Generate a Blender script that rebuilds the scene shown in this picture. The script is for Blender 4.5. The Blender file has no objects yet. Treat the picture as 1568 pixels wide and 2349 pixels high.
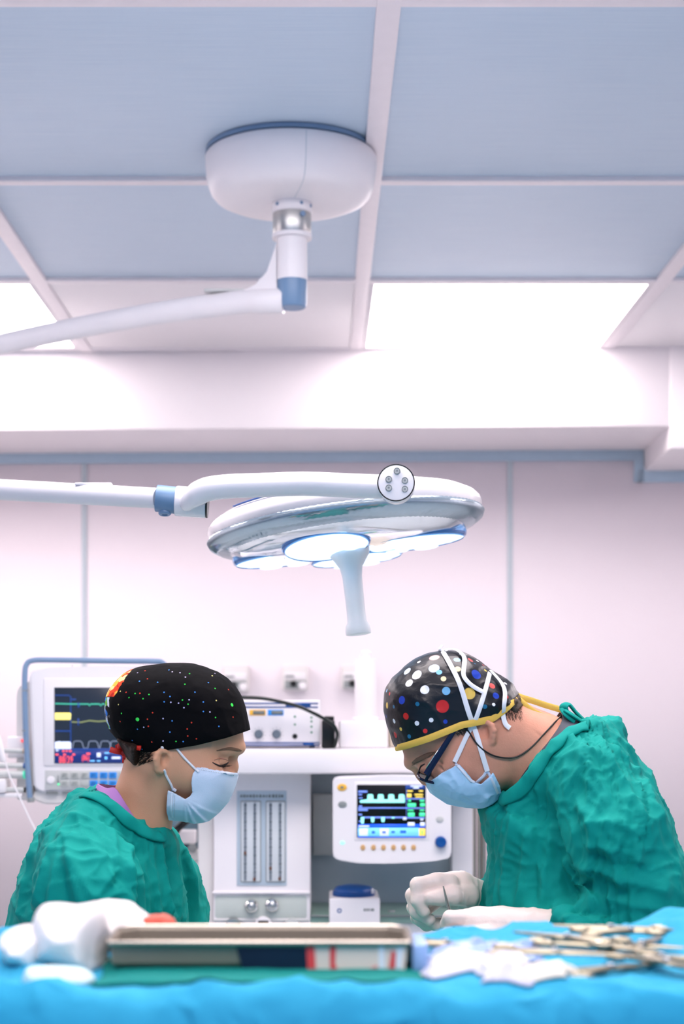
import bpy, bmesh, math, random
import numpy as np
from mathutils import Vector, Matrix
from mathutils.bvhtree import BVHTree

scene = bpy.context.scene
COL = scene.collection
FP, HX, HY, CZ = 3700.0, 740.0, 1600.0, 1.5      # focal length in px, vanishing point, camera height

def P(px, py, Y):
    """point at distance Y that the photograph shows at (px, py)"""
    return Vector(((px - HX) * Y / FP, Y, CZ + (HY - py) * Y / FP))

def lin(c):
    r = []
    for v in c[:3]:
        v = v / 255.0
        r.append(v / 12.92 if v <= 0.04045 else ((v + 0.055) / 1.055) ** 2.4)
    return (r[0], r[1], r[2], 1.0)

# ---------------------------------------------------------------- materials
def mat(name, rgb, rough=0.5, metal=0.0, bump=0.0, bscale=200.0, emit=None, estr=0.0, trans=0.0, sss=0.0,
        vary=0.04, vscale=20.0, coat=0.0, alpha=1.0, sheen=0.0, spec=0.5, ior=1.45):
    m = bpy.data.materials.new(name)
    m.use_nodes = True
    nt = m.node_tree
    b = nt.nodes['Principled BSDF']
    c = lin(rgb)
    b.inputs['Base Color'].default_value = c
    b.inputs['Roughness'].default_value = rough
    b.inputs['Metallic'].default_value = metal
    b.inputs['Specular IOR Level'].default_value = spec
    b.inputs['IOR'].default_value = ior
    b.inputs['Alpha'].default_value = alpha
    b.inputs['Coat Weight'].default_value = coat
    b.inputs['Sheen Weight'].default_value = sheen
    b.inputs['Transmission Weight'].default_value = trans
    if sss:
        b.inputs['Subsurface Weight'].default_value = sss
        b.inputs['Subsurface Radius'].default_value = (0.012, 0.005, 0.003)
        b.inputs['Subsurface Scale'].default_value = 1.0
    if emit is not None:
        b.inputs['Emission Color'].default_value = lin(emit)
        b.inputs['Emission Strength'].default_value = estr
    tc = nt.nodes.new('ShaderNodeTexCoord')
    if vary:
        n = nt.nodes.new('ShaderNodeTexNoise')
        n.inputs['Scale'].default_value = vscale
        n.inputs['Detail'].default_value = 4.0
        nt.links.new(tc.outputs['Object'], n.inputs['Vector'])
        mx = nt.nodes.new('ShaderNodeMix'); mx.data_type = 'RGBA'
        mx.inputs['A'].default_value = tuple(v * (1 - vary) for v in c[:3]) + (1,)
        mx.inputs['B'].default_value = tuple(min(1, v * (1 + vary)) for v in c[:3]) + (1,)
        nt.links.new(n.outputs['Fac'], mx.inputs['Factor'])
        nt.links.new(mx.outputs['Result'], b.inputs['Base Color'])
    if bump:
        n2 = nt.nodes.new('ShaderNodeTexNoise')
        n2.inputs['Scale'].default_value = bscale
        n2.inputs['Detail'].default_value = 3.0
        nt.links.new(tc.outputs['Object'], n2.inputs['Vector'])
        bp = nt.nodes.new('ShaderNodeBump')
        bp.inputs['Strength'].default_value = 1.0
        bp.inputs['Distance'].default_value = bump
        nt.links.new(n2.outputs['Fac'], bp.inputs['Height'])
        nt.links.new(bp.outputs['Normal'], b.inputs['Normal'])
    return m

# ---------------------------------------------------------------- objects
def wl(o):
    v = Vector((0, 0, 0))
    while o is not None:
        v = v + o.location
        o = o.parent
    return v

def tag(o, label=None, cat=None, group=None, kind=None):
    if label: o['label'] = label
    if cat: o['category'] = cat
    if group: o['group'] = group
    if kind: o['kind'] = kind
    return o

def thing(name, label, cat, loc, group=None):
    o = bpy.data.objects.new(name, None)
    o.empty_display_size = 0.05
    COL.objects.link(o)
    o.location = loc
    return tag(o, label, cat, group)

def link_mesh(name, me, m, parent=None, smooth=True, origin=None, label=None):
    """me is in world coordinates; the object's own origin is put at its base (or at its parent's origin)"""
    if parent is not None:
        off = wl(parent)
    elif origin is not None:
        off = Vector(origin)
    else:
        n = len(me.vertices)
        co = np.empty(n * 3, np.float32); me.vertices.foreach_get('co', co); co = co.reshape(-1, 3)
        lo, hi = co.min(0), co.max(0)
        off = Vector(((lo[0] + hi[0]) / 2, (lo[1] + hi[1]) / 2, lo[2]))
    me.transform(Matrix.Translation(-off))
    if smooth:
        me.polygons.foreach_set('use_smooth', [True] * len(me.polygons))
    if m is not None and len(me.materials) == 0:
        for k in (m if isinstance(m, (list, tuple)) else [m]):
            me.materials.append(k)
    o = bpy.data.objects.new(name, me)
    COL.objects.link(o)
    if parent is not None:
        o.parent = parent
    else:
        o.location = off
    if label: o['label'] = label
    return o

class MB:
    """collects solids in one mesh"""
    def __init__(s):
        s.bm = bmesh.new(); s.mi = 0
    def _mark(s, n0):
        s.bm.faces.ensure_lookup_table()
        for f in s.bm.faces[n0:]:
            f.material_index = s.mi
    def box(s, x0, x1, y0, y1, z0, z1, bev=0.0, seg=2):
        t = bmesh.new()
        bmesh.ops.create_cube(t, size=1.0)
        for v in t.verts:
            v.co = Vector(((x0 + x1) / 2 + v.co.x * (x1 - x0), (y0 + y1) / 2 + v.co.y * (y1 - y0), (z0 + z1) / 2 + v.co.z * (z1 - z0)))
        if bev > 0:
            bmesh.ops.bevel(t, geom=list(t.edges), offset=bev, segments=seg, affect='EDGES', profile=0.5)
        s.merge(t)
        return s
    def merge(s, t):
        n0 = len(s.bm.faces)
        me = bpy.data.meshes.new('t'); t.to_mesh(me); t.free()
        s.bm.from_mesh(me); bpy.data.meshes.remove(me)
        s._mark(n0)
    def raw(s, verts, faces):
        n0 = len(s.bm.faces)
        vs = [s.bm.verts.new(v) for v in verts]
        for f in faces:
            try: s.bm.faces.new([vs[i] for i in f])
            except ValueError: pass
        s._mark(n0)
        return s
    def lathe(s, p0, axis, prof, seg=32, flat=1.0, up=None, caps=True):
        """prof: [(t, r)] along the axis from p0; flat squashes the second radius"""
        p0 = Vector(p0); a = Vector(axis).normalized()
        u = Vector(up) if up is not None else (Vector((0, 0, 1)) if abs(a.z) < 0.9 else Vector((1, 0, 0)))
        u = (u - a * u.dot(a)).normalized(); w = a.cross(u)
        vs, fs = [], []
        for (t, r) in prof:
            for k in range(seg):
                an = 2 * math.pi * k / seg
                vs.append(p0 + a * t + u * (r * math.cos(an)) + w * (r * flat * math.sin(an)))
        n = len(prof)
        for i in range(n - 1):
            for k in range(seg):
                k2 = (k + 1) % seg
                fs.append((i * seg + k, i * seg + k2, (i + 1) * seg + k2, (i + 1) * seg + k))
        if caps:
            fs.append(tuple(range(seg - 1, -1, -1)))
            fs.append(tuple((n - 1) * seg + k for k in range(seg)))
        return s.raw(vs, fs)
    def cyl(s, p0, p1, r0, r1=None, seg=24, bev=0.0):
        p0, p1 = Vector(p0), Vector(p1); L = (p1 - p0).length
        r1 = r0 if r1 is None else r1
        if bev > 0:
            pr = [(0, r0 - bev), (bev * .3, r0 - bev * .3), (bev, r0), (L - bev, r1), (L - bev * .3, r1 - bev * .3), (L, r1 - bev)]
        else:
            pr = [(0, r0), (L, r1)]
        return s.lathe(p0, p1 - p0, pr, seg)
    def tube(s, pts, r, seg=12, flat=1.0, up=None, closed=False):
        """tube through pts, r a number or a list; flat<1 squashes it along the 'up' side"""
        pts = [Vector(p) for p in pts]; n = len(pts)
        rs = r if isinstance(r, (list, tuple)) else [r] * n
        ups = up if isinstance(up, list) else [up] * n
        vs, fs = [], []
        uprev = None
        for i, p in enumerate(pts):
            if closed:
                d = (pts[(i + 1) % n] - pts[i - 1])
            else:
                d = (pts[min(i + 1, n - 1)] - pts[max(i - 1, 0)])
            d = d.normalized() if d.length > 1e-9 else Vector((0, 0, 1))
            if ups[i] is not None:
                u = Vector(ups[i])
            elif uprev is not None:
                u = uprev
            else:
                u = Vector((0, 0, 1)) if abs(d.z) < 0.9 else Vector((1, 0, 0))
            u = u - d * u.dot(d)
            u = u.normalized() if u.length > 1e-6 else d.orthogonal().normalized()
            uprev = u
            w = d.cross(u)
            for k in range(seg):
                an = 2 * math.pi * k / seg
                vs.append(p + u * (rs[i] * flat * math.cos(an)) + w * (rs[i] * math.sin(an)))
        m = n if closed else n - 1
        for i in range(m):
            j = (i + 1) % n
            for k in range(seg):
                k2 = (k + 1) % seg
                fs.append((i * seg + k, i * seg + k2, j * seg + k2, j * seg + k))
        if not closed:
            fs.append(tuple(range(seg - 1, -1, -1)))
            fs.append(tuple((n - 1) * seg + k for k in range(seg)))
        return s.raw(vs, fs)
    def prism(s, poly, d, thick):
        """flat polygon (3-D points) given thickness along d"""
        n = len(poly); d = Vector(d) * thick
        vs = [Vector(p) for p in poly] + [Vector(p) + d for p in poly]
        fs = [tuple(range(n - 1, -1, -1)), tuple(range(n, 2 * n))]
        for i in range(n):
            j = (i + 1) % n
            fs.append((i, j, n + j, n + i))
        return s.raw(vs, fs)
    def torus(s, c, axis, R, r, seg=28, rs=10, flat=1.0, up=None):
        c = Vector(c); a = Vector(axis).normalized()
        u = Vector(up) if up is not None else (Vector((0, 0, 1)) if abs(a.z) < 0.9 else Vector((1, 0, 0)))
        u = (u - a * u.dot(a)).normalized(); w = a.cross(u)
        pts = [c + u * (R * math.cos(2 * math.pi * k / seg)) + w * (R * flat * math.sin(2 * math.pi * k / seg)) for k in range(seg)]
        return s.tube(pts, r, rs, closed=True, up=[tuple(a)] * seg)
    def build(s, name, m, parent=None, smooth=True, origin=None, label=None, auto=35):
        bmesh.ops.recalc_face_normals(s.bm, faces=list(s.bm.faces))
        if smooth:
            lim = math.radians(auto)
            for e in s.bm.edges:
                if len(e.link_faces) == 2 and e.calc_face_angle(0) > lim:
                    e.smooth = False
        me = bpy.data.meshes.new(name)
        s.bm.to_mesh(me); s.bm.free()
        return link_mesh(name, me, m, parent, smooth, origin, label)

def spline(pts, n=8, closed=False):
    """Catmull-Rom through pts (tuples of any length)"""
    p = [np.array(q, float) for q in pts]; m = len(p); out = []
    rng = m if closed else m - 1
    for i in range(rng):
        if closed:
            a, b, c, d = p[i - 1], p[i], p[(i + 1) % m], p[(i + 2) % m]
        else:
            a, b, c, d = p[max(i - 1, 0)], p[i], p[i + 1], p[min(i + 2, m - 1)]
        for k in range(n):
            t = k / n
            out.append(0.5 * ((2 * b) + (c - a) * t + (2 * a - 5 * b + 4 * c - d) * t * t + (3 * b - a - 3 * c + d) * t ** 3))
    if not closed: out.append(p[-1])
    return [tuple(q) for q in out]

def text_mesh(txt, size, loc, name, m, parent=None, depth=0.0005, align='LEFT', sx=1.0):
    """raised lettering that faces the camera side (-Y)"""
    cu = bpy.data.curves.new('t', 'FONT')
    cu.body = txt; cu.size = size; cu.extrude = depth; cu.align_x = align; cu.resolution_u = 3
    ob = bpy.data.objects.new('t', cu); COL.objects.link(ob)
    bpy.context.view_layer.update()
    me = bpy.data.meshes.new_from_object(ob.evaluated_get(bpy.context.evaluated_depsgraph_get()))
    bpy.data.objects.remove(ob); bpy.data.curves.remove(cu)
    me.transform(Matrix.Translation(Vector(loc)) @ Matrix.Rotation(math.pi / 2, 4, 'X') @ Matrix.Diagonal((sx, 1, 1, 1)))
    me.materials.clear()
    return link_mesh(name, me, m, parent, smooth=False)

# ---------------------------------------------------------------- implicit surfaces
RNG = np.random.RandomState(7)
LAT = RNG.rand(64, 64, 64).astype(np.float32)
def noise3(x, y, z):
    """value noise in 0..1"""
    xi, yi, zi = np.floor(x).astype(np.int32), np.floor(y).astype(np.int32), np.floor(z).astype(np.int32)
    fx, fy, fz = x - xi, y - yi, z - zi
    fx = fx * fx * (3 - 2 * fx); fy = fy * fy * (3 - 2 * fy); fz = fz * fz * (3 - 2 * fz)
    x0, y0, z0 = xi & 63, yi & 63, zi & 63
    x1, y1, z1 = (xi + 1) & 63, (yi + 1) & 63, (zi + 1) & 63
    def L(a, b, t): return a + (b - a) * t
    c0 = L(L(LAT[x0, y0, z0], LAT[x1, y0, z0], fx), L(LAT[x0, y1, z0], LAT[x1, y1, z0], fx), fy)
    c1 = L(L(LAT[x0, y0, z1], LAT[x1, y0, z1], fx), L(LAT[x0, y1, z1], LAT[x1, y1, z1], fx), fy)
    return L(c0, c1, fz)

def axis(*segs):
    """(start, end, step), ... joined"""
    out = []
    for (a, b, h) in segs:
        n = max(1, int(round((b - a) / h)))
        out.extend(list(np.linspace(a, b, n, endpoint=False)))
    out.append(segs[-1][1])
    return np.array(out, np.float32)

def poly_sdf(px, pz, X, Z):
    """signed distance (+ inside) of grid X, Z to polygon"""
    n = len(px)
    best = np.full(X.shape, 1e9, np.float32); inside = np.zeros(X.shape, bool)
    for i in range(n):
        ax, az, bx, bz = px[i], pz[i], px[(i + 1) % n], pz[(i + 1) % n]
        ex, ez = bx - ax, bz - az
        t = np.clip(((X - ax) * ex + (Z - az) * ez) / (ex * ex + ez * ez + 1e-12), 0, 1)
        best = np.minimum(best, (X - ax - t * ex) ** 2 + (Z - az - t * ez) ** 2)
        c = ((az > Z) != (bz > Z)) & (X < (bx - ax) * (Z - az) / (bz - az + 1e-12) + ax)
        inside ^= c
    d = np.sqrt(best)
    return np.where(inside, d, -d)

class Field:
    def __init__(s, xs, ys, zs):
        s.xs, s.ys, s.zs = xs, ys, zs
        s.V = np.full((len(xs), len(ys), len(zs)), 0.5, np.float32)
    def _win(s, lo, hi):
        r = []
        for a, l, h in ((s.xs, lo[0], hi[0]), (s.ys, lo[1], hi[1]), (s.zs, lo[2], hi[2])):
            i0 = max(0, int(np.searchsorted(a, l)) - 1); i1 = min(len(a), int(np.searchsorted(a, h)) + 1)
            r.append(slice(i0, max(i1, i0)))
        return r
    def _grid(s, w):
        return np.meshgrid(s.xs[w[0]], s.ys[w[1]], s.zs[w[2]], indexing='ij', sparse=True)
    def _mix(s, w, d, k, op):
        a = s.V[w[0], w[1], w[2]]
        d = np.broadcast_to(d, a.shape).astype(np.float32)
        if op == 'add':
            if k > 0:
                h = np.maximum(k - np.abs(a - d), 0) / k
                r = np.minimum(a, d) - h * h * k * 0.25
            else: r = np.minimum(a, d)
        elif op == 'cut':
            d = -d
            if k > 0:
                h = np.maximum(k - np.abs(a - d), 0) / k
                r = np.maximum(a, d) + h * h * k * 0.25
            else: r = np.maximum(a, d)
        else:
            r = np.maximum(a, d)
        s.V[w[0], w[1], w[2]] = r
    def cone(s, a, b, ra, rb, k=0.01, op='add', sy=1.0):
        """rounded cone; sy>1 makes it thinner across y"""
        a, b = np.array(a, float), np.array(b, float)
        R = max(ra, rb) + k + 0.03
        w = s._win(np.minimum(a, b) - R, np.maximum(a, b) + R)
        X, Y, Z = s._grid(w)
        e = b - a; e[1] *= sy
        L = float(e @ e) + 1e-12
        dx, dy, dz = X - a[0], (Y - a[1]) * sy, Z - a[2]
        t = np.clip((dx * e[0] + dy * e[1] + dz * e[2]) / L, 0, 1)
        d = np.sqrt((dx - t * e[0]) ** 2 + (dy - t * e[1]) ** 2 + (dz - t * e[2]) ** 2) - (ra + (rb - ra) * t)
        s._mix(w, d, k, op); return s
    def chain(s, pts, rs, k=0.01, k0=None, op='add', sy=1.0):
        for i in range(len(pts) - 1):
            s.cone(pts[i], pts[i + 1], rs[i], rs[i + 1], k if i or k0 is None else k0, op, sy)
        return s
    def ell(s, c, r, ang=0.0, k=0.01, op='add', yaw=0.0):
        """ellipsoid, turned by ang (radians) about y, then yaw about z"""
        R = max(r) + k + 0.03
        w = s._win([c[i] - R for i in range(3)], [c[i] + R for i in range(3)])
        X, Y, Z = s._grid(w)
        dx, dy, dz = X - c[0], Y - c[1], Z - c[2]
        if yaw:
            cy, sy_ = math.cos(yaw), math.sin(yaw)
            dx, dy = dx * cy + dy * sy_, -dx * sy_ + dy * cy
        ca, sa = math.cos(ang), math.sin(ang)
        ux, uz = dx * ca + dz * sa, -dx * sa + dz * ca
        k0 = np.sqrt((ux / r[0]) ** 2 + (dy / r[1]) ** 2 + (uz / r[2]) ** 2)
        k1 = np.sqrt((ux / r[0] ** 2) ** 2 + (dy / r[1] ** 2) ** 2 + (uz / r[2] ** 2) ** 2) + 1e-9
        s._mix(w, k0 * (k0 - 1) / k1, k, op); return s
    def inflate(s, poly, W, R, yc=0.0, k=0.0, op='add', grow=0.0, W2=None):
        """rounded solid whose outline in x-z is poly, half width W across y"""
        px = [p[0] for p in poly]; pz = [p[1] for p in poly]
        X, Z = np.meshgrid(s.xs, s.zs, indexing='ij')
        d = poly_sdf(px, pz, X, Z) + grow
        q = 1 - np.minimum(d / R, 1)
        w = [slice(0, len(s.xs)), slice(0, len(s.ys)), slice(0, len(s.zs))]
        yy = (s.ys - yc)[None, :, None]
        Wd = W if W2 is None else np.where(yy < 0, W, W2)
        # squared form near the surface, plain distance away from the outline
        g = np.sqrt((yy / (Wd + grow)) ** 2 + (q ** 2)[:, None, :]) - 1
        f = g * min(R, W)
        s._mix(w, f, k, op); return s
    def add_noise(s, fn, band=0.03):
        m = np.abs(s.V) < band
        I = np.nonzero(m)
        s.V[m] += fn(s.xs[I[0]], s.ys[I[1]], s.zs[I[2]]).astype(np.float32)
        return s
    def from_field(s, B, off=0.0, k=0.004):
        """smooth union with another field, sampled on this grid"""
        ix = []
        for a, b in ((s.xs, B.xs), (s.ys, B.ys), (s.zs, B.zs)):
            t = np.interp(a, b, np.arange(len(b))); i = np.clip(t.astype(int), 0, len(b) - 2); ix.append((i, (t - i).astype(np.float32)))
        (i, fx), (j, fy), (l, fz) = ix
        V = 0
        for a in (0, 1):
            for b in (0, 1):
                for c in (0, 1):
                    w = (fx if a else 1 - fx)[:, None, None] * (fy if b else 1 - fy)[None, :, None] * (fz if c else 1 - fz)[None, None, :]
                    V = V + w * B.V[np.ix_(i + a, j + b, l + c)]
        s._mix([slice(0, len(s.xs)), slice(0, len(s.ys)), slice(0, len(s.zs))], V - off, k, 'add'); return s
    def below(s, fz):
        """cut away everything under z = fz(x, y)"""
        X, Y, Z = np.meshgrid(s.xs, s.ys, s.zs, indexing='ij', sparse=True)
        s.V = np.maximum(s.V, (fz(X, Y) - Z).astype(np.float32)); return s
    def mesh(s, name):
        V = s.V.copy(); V[0] = V[-1] = 1; V[:, 0] = V[:, -1] = 1; V[:, :, 0] = V[:, :, -1] = 1
        V[np.abs(V) < 1e-7] = 1e-7
        ins = V < 0
        cnt = np.zeros(tuple(d - 1 for d in V.shape), np.int8)
        for a in (0, 1):
            for b in (0, 1):
                for c in (0, 1):
                    cnt += ins[a:V.shape[0] - 1 + a, b:V.shape[1] - 1 + b, c:V.shape[2] - 1 + c]
        act = (cnt > 0) & (cnt < 8)
        I, J, K = np.nonzero(act)
        idx = np.full(act.shape, -1, np.int32); idx[I, J, K] = np.arange(len(I))
        acc = np.zeros((len(I), 3), np.float64); num = np.zeros(len(I))
        cor = {}
        for a in (0, 1):
            for b in (0, 1):
                for c in (0, 1): cor[a, b, c] = V[I + a, J + b, K + c]
        C = [s.xs.astype(float), s.ys.astype(float), s.zs.astype(float)]
        base = [C[0][I], C[1][J], C[2][K]]; step = [C[0][I + 1] - base[0], C[1][J + 1] - base[1], C[2][K + 1] - base[2]]
        for ax in range(3):
            for u in (0, 1):
                for v in (0, 1):
                    p = [0, 0, 0]; o = [i for i in range(3) if i != ax]
                    p[o[0]], p[o[1]] = u, v
                    q = list(p); q[ax] = 1
                    v0, v1 = cor[tuple(p)], cor[tuple(q)]
                    m = (v0 < 0) != (v1 < 0)
                    t = np.where(m, v0 / np.where(m, v0 - v1, 1), 0)
                    for i in range(3):
                        acc[:, i] += np.where(m, base[i] + step[i] * (t if i == ax else p[i]), 0)
                    num += m
        co = (acc / num[:, None]).astype(np.float32)
        quads = []
        for ax in range(3):
            sl0 = [slice(1, d - 1) for d in V.shape]; sl1 = list(sl0)
            sl0[ax] = slice(0, V.shape[ax] - 1); sl1[ax] = slice(1, V.shape[ax])
            a, b = ins[tuple(sl0)], ins[tuple(sl1)]
            E = np.nonzero(a != b)
            e = [E[0] + sl0[0].start, E[1] + sl0[1].start, E[2] + sl0[2].start]
            flip = a[E]
            o = [i for i in range(3) if i != ax]
            def cell(u, v):
                q = [e[0].copy(), e[1].copy(), e[2].copy()]
                q[o[0]] -= u; q[o[1]] -= v
                return idx[q[0], q[1], q[2]]
            Q = np.stack([cell(1, 1), cell(0, 1), cell(0, 0), cell(1, 0)], 1)
            if ax == 1: flip = ~flip
            Q[~flip] = Q[~flip][:, ::-1]
            quads.append(Q)
        Q = np.concatenate(quads)
        me = bpy.data.meshes.new(name)
        me.vertices.add(len(co)); me.vertices.foreach_set('co', co.ravel())
        me.loops.add(Q.size); me.loops.foreach_set('vertex_index', Q.ravel().astype(np.int32))
        me.polygons.add(len(Q)); me.polygons.foreach_set('loop_start', np.arange(0, Q.size, 4, dtype=np.int32))
        me.update(calc_edges=True); me.validate()
        return me

def bvh_of(objs):
    vs, fs = [], []
    for o in objs:
        off = wl(o); b = len(vs)
        vs.extend([tuple(v.co + off) for v in o.data.vertices])
        fs.extend([tuple(b + i for i in p.vertices) for p in o.data.polygons])
    return BVHTree.FromPolygons(vs, fs)

def hit(bvh, px, py, off=0.001, default=2.6):
    """the point of a surface seen at (px, py), moved off the surface"""
    o = Vector((0, 0, CZ)); d = Vector(((px - HX) / FP, 1, (HY - py) / FP)).normalized()
    p, n, i, t = bvh.ray_cast(o, d)
    if p is None: return P(px, py, default), Vector((0, -1, 0))
    if n.dot(d) > 0: n = -n
    return p + n * off, n
# ================================================================ camera, world, room
ZC = 3.05
cam = bpy.data.cameras.new('camera'); camo = bpy.data.objects.new('camera', cam); COL.objects.link(camo)
camo.location = (0, 0, CZ); camo.rotation_euler = (math.pi / 2, 0, 0)
cam.lens = FP / 2349 * 36; cam.sensor_width = 36; cam.sensor_fit = 'AUTO'
cam.shift_x = (784 - HX) / 2349; cam.shift_y = (HY - 1174.5) / 2349
cam.clip_start = 0.05
cam.dof.use_dof = True; cam.dof.focus_distance = 2.72; cam.dof.aperture_fstop = 4.6; cam.dof.aperture_blades = 9
scene.camera = camo
cy = scene.cycles
cy.max_bounces = 7; cy.diffuse_bounces = 4; cy.glossy_bounces = 3; cy.transmission_bounces = 5; cy.transparent_max_bounces = 6
cy.caustics_reflective = False; cy.caustics_refractive = False

w = bpy.data.worlds.new('world'); scene.world = w; w.use_nodes = True
w.node_tree.nodes['Background'].inputs[0].default_value = lin((156, 198, 255))
w.node_tree.nodes['Background'].inputs[1].default_value = 0.60

vs = scene.view_settings
vs.view_transform = 'Standard'; vs.look = 'None'; vs.gamma = 1.0; vs.exposure = 0.22; vs.use_curve_mapping = False

M = {}
M['wall'] = mat('wall paint', (241, 232, 236), 0.55, bump=0.0004, bscale=60, vary=0.015, vscale=3)
M['soffit'] = mat('soffit paint', (240, 234, 236), 0.6, vary=0.015, vscale=3)
M['bluetrim'] = mat('blue grey trim', (176, 196, 212), 0.5)
M['seam'] = mat('grey seam', (190, 200, 206), 0.5)
M['bar'] = mat('ceiling bar', (232, 226, 230), 0.45)
M['floor'] = mat('vinyl floor', (206, 214, 218), 0.35, vary=0.05, vscale=6)
M['white'] = mat('white plastic', (238, 234, 236), 0.35, vary=0.01)
M['white_gloss'] = mat('white lacquer', (242, 238, 240), 0.18, vary=0.01, coat=0.3)
M['offwhite'] = mat('off white plastic', (226, 222, 220), 0.42, vary=0.02)
M['lgrey'] = mat('light grey plastic', (200, 202, 200), 0.45)
M['grey'] = mat('mid grey plastic', (140, 146, 146), 0.45)
M['bgrey'] = mat('blue grey plastic', (120, 146, 176), 0.4)
M['knuckle'] = mat('blue grey sleeve', (110, 142, 176), 0.35)
M['alu'] = mat('brushed metal', (192, 192, 190), 0.32, metal=1.0, vary=0.03)
M['chrome'] = mat('chrome', (225, 225, 222), 0.08, metal=1.0, vary=0)
M['steel'] = mat('stainless steel', (196, 186, 172), 0.26, metal=1.0, vary=0.08, vscale=30)
M['dark'] = mat('black plastic', (14, 15, 17), 0.4)
M['blue'] = mat('blue plastic', (18, 78, 150), 0.3)
M['backpanel'] = mat('grey blue panel', (186, 198, 206), 0.4)
M['flow'] = mat('flowmeter panel', (186, 202, 214), 0.4)

# ceiling tiles: a fine brushed line runs along x
mt = mat('ceiling tile', (214, 222, 230), 0.6, vary=0)
nt = mt.node_tree; b = nt.nodes['Principled BSDF']
tc = nt.nodes.new('ShaderNodeTexCoord'); mp = nt.nodes.new('ShaderNodeMapping')
mp.inputs['Scale'].default_value = (4, 150, 1)
n = nt.nodes.new('ShaderNodeTexNoise'); n.inputs['Scale'].default_value = 1.0; n.inputs['Detail'].default_value = 3
mx = nt.nodes.new('ShaderNodeMix'); mx.data_type = 'RGBA'
mx.inputs['A'].default_value = lin((182, 204, 224)); mx.inputs['B'].default_value = lin((204, 220, 234))
nt.links.new(tc.outputs['Object'], mp.inputs['Vector']); nt.links.new(mp.outputs['Vector'], n.inputs['Vector'])
nt.links.new(n.outputs['Fac'], mx.inputs['Factor']); nt.links.new(mx.outputs['Result'], b.inputs['Base Color'])
M['tile'] = mt

XL, XR = -3.8, 4.0
YB = 7.9
def struct(name, mb, m, **k):
    return tag(mb.build(name, m, **k), kind='structure')
struct('floor', MB().box(XL - .1, XR + .1, -1.2, YB + .6, -0.1, 0), M['floor'])
struct('wall_left', MB().box(XL - 0.1, XL, -1.2, YB + .6, 0, ZC), M['wall'])
struct('wall_right', MB().box(XR, XR + 0.1, -1.2, YB + .6, 0, ZC), M['wall'])
struct('ceiling', MB().box(XL - .1, XR + .1, -1.2, YB + .6, ZC + 0.014, ZC + 0.1), M['tile'])

# back wall, its trims and the soffit are turned a little about z
BACK = []
PIV = Vector((0, 7.2, 0)); BROT = math.radians(-2.2)
def back(o):
    o.location = PIV + Matrix.Rotation(BROT, 3, 'Z') @ (o.location - PIV)
    o.rotation_euler.z = BROT
    return o
S = FP / YB
def bx(px): return (px - HX) / S
def bz(py): return CZ + (HY - py) / S
ZS, ZR = bz(1037), bz(1085)
back(struct('wall_back', MB().box(XL - .3, XR + .3, YB, YB + 0.1, 0, ZC + .1), M['wall']))
sof = MB()
sof.box(XL - .3, 1.545, 7.2, YB + .02, ZS, ZC + .05, 0.004)
sof.box(1.535, XR + .3, 7.19, YB + .02, ZR, ZC + .05, 0.012)
back(struct('trim_1', sof, M['soffit'], label='white soffit box stepping down at the right'))
tb = MB()
tb.box(XL - .3, bx(1440), YB - .012, YB + .01, bz(1060), ZS + .01, 0.003)
tb.box(bx(1436), bx(1458), YB - .012, YB + .01, bz(1110), ZS, 0.003)
tb.box(bx(1440), XR + .3, YB - .012, YB + .01, bz(1110), ZR + .01, 0.003)
back(struct('trim_2', tb, M['bluetrim'], label='blue grey trim under the soffit'))
for i, px in enumerate((177, 1155)):
    back(struct('trim_%d' % (3 + i), MB().box(bx(px - 6), bx(px + 6), YB - .008, YB + .01, 0, bz(1060), 0.002), M['seam']))
# ceiling bars
bars_x = [-3.46, -2.26, -1.057, 0.148, 1.268, 2.47, 3.63]
bars_y = [-.1, 1.1, 2.36, 3.60, 4.86, 6.02, 7.19]
k = 5
for x in bars_x:
    struct('trim_%d' % k, MB().box(x - 0.0275, x + 0.0275, -1.0, 7.25, ZC - 0.001, ZC + .02, 0.001), M['bar']); k += 1
for y in bars_y:
    struct('trim_%d' % k, MB().box(XL, XR, y - 0.022, y + 0.022, ZC, ZC + .02, 0.001), M['bar']); k += 1

# ---- recessed ceiling lights
M['diff'] = mat('lit diffuser', (255, 255, 255), 0.6, emit=(255, 243, 244), estr=8.0, vary=0)
def panel(x0, x1, y0, y1, label, group=None):
    t = thing('ceiling_light', label, 'ceiling light', ((x0 + x1) / 2, (y0 + y1) / 2, ZC), group)
    f = MB()
    e = .018
    for (a, b_, c, d) in ((x0, x1, y0, y0 + e), (x0, x1, y1 - e, y1), (x0, x0 + e, y0 + e, y1 - e), (x1 - e, x1, y0 + e, y1 - e)):
        f.box(a, b_, c, d, ZC + .001, ZC + .012, 0.001)
    f.build('frame', M['bar'], t)
    MB().box(x0 + e, x1 - e, y0 + e, y1 - e, ZC + .003, ZC + .011).build('diffuser', M['diff'], t)
    return t
def cell(i, j): return (bars_x[i] + .029, bars_x[i + 1] - .029, bars_y[j] + .023, bars_y[j + 1] - .023)
panel(*cell(3, 5), 'square lit ceiling panel right of the middle, above the soffit edge')
panel(*cell(1, 5), 'lit ceiling panel at the left edge, partly behind the white lamp arm')
for (i, j, lab) in ((2, 5, 'ceiling tile coloured white as if brightly lit, behind the ceiling mount, between the lit panels'), (4, 5, 'ceiling tile coloured white as if brightly lit, in the corner right of the lit panel')):
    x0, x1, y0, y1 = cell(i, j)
    tag(MB().box(x0, x1, y0, y1, ZC + .004, ZC + .012, .001).build('whitened_tile', M['white']), lab, 'ceiling panel')  # white plates added so these tiles look brightened by the neighbouring lights
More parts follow.
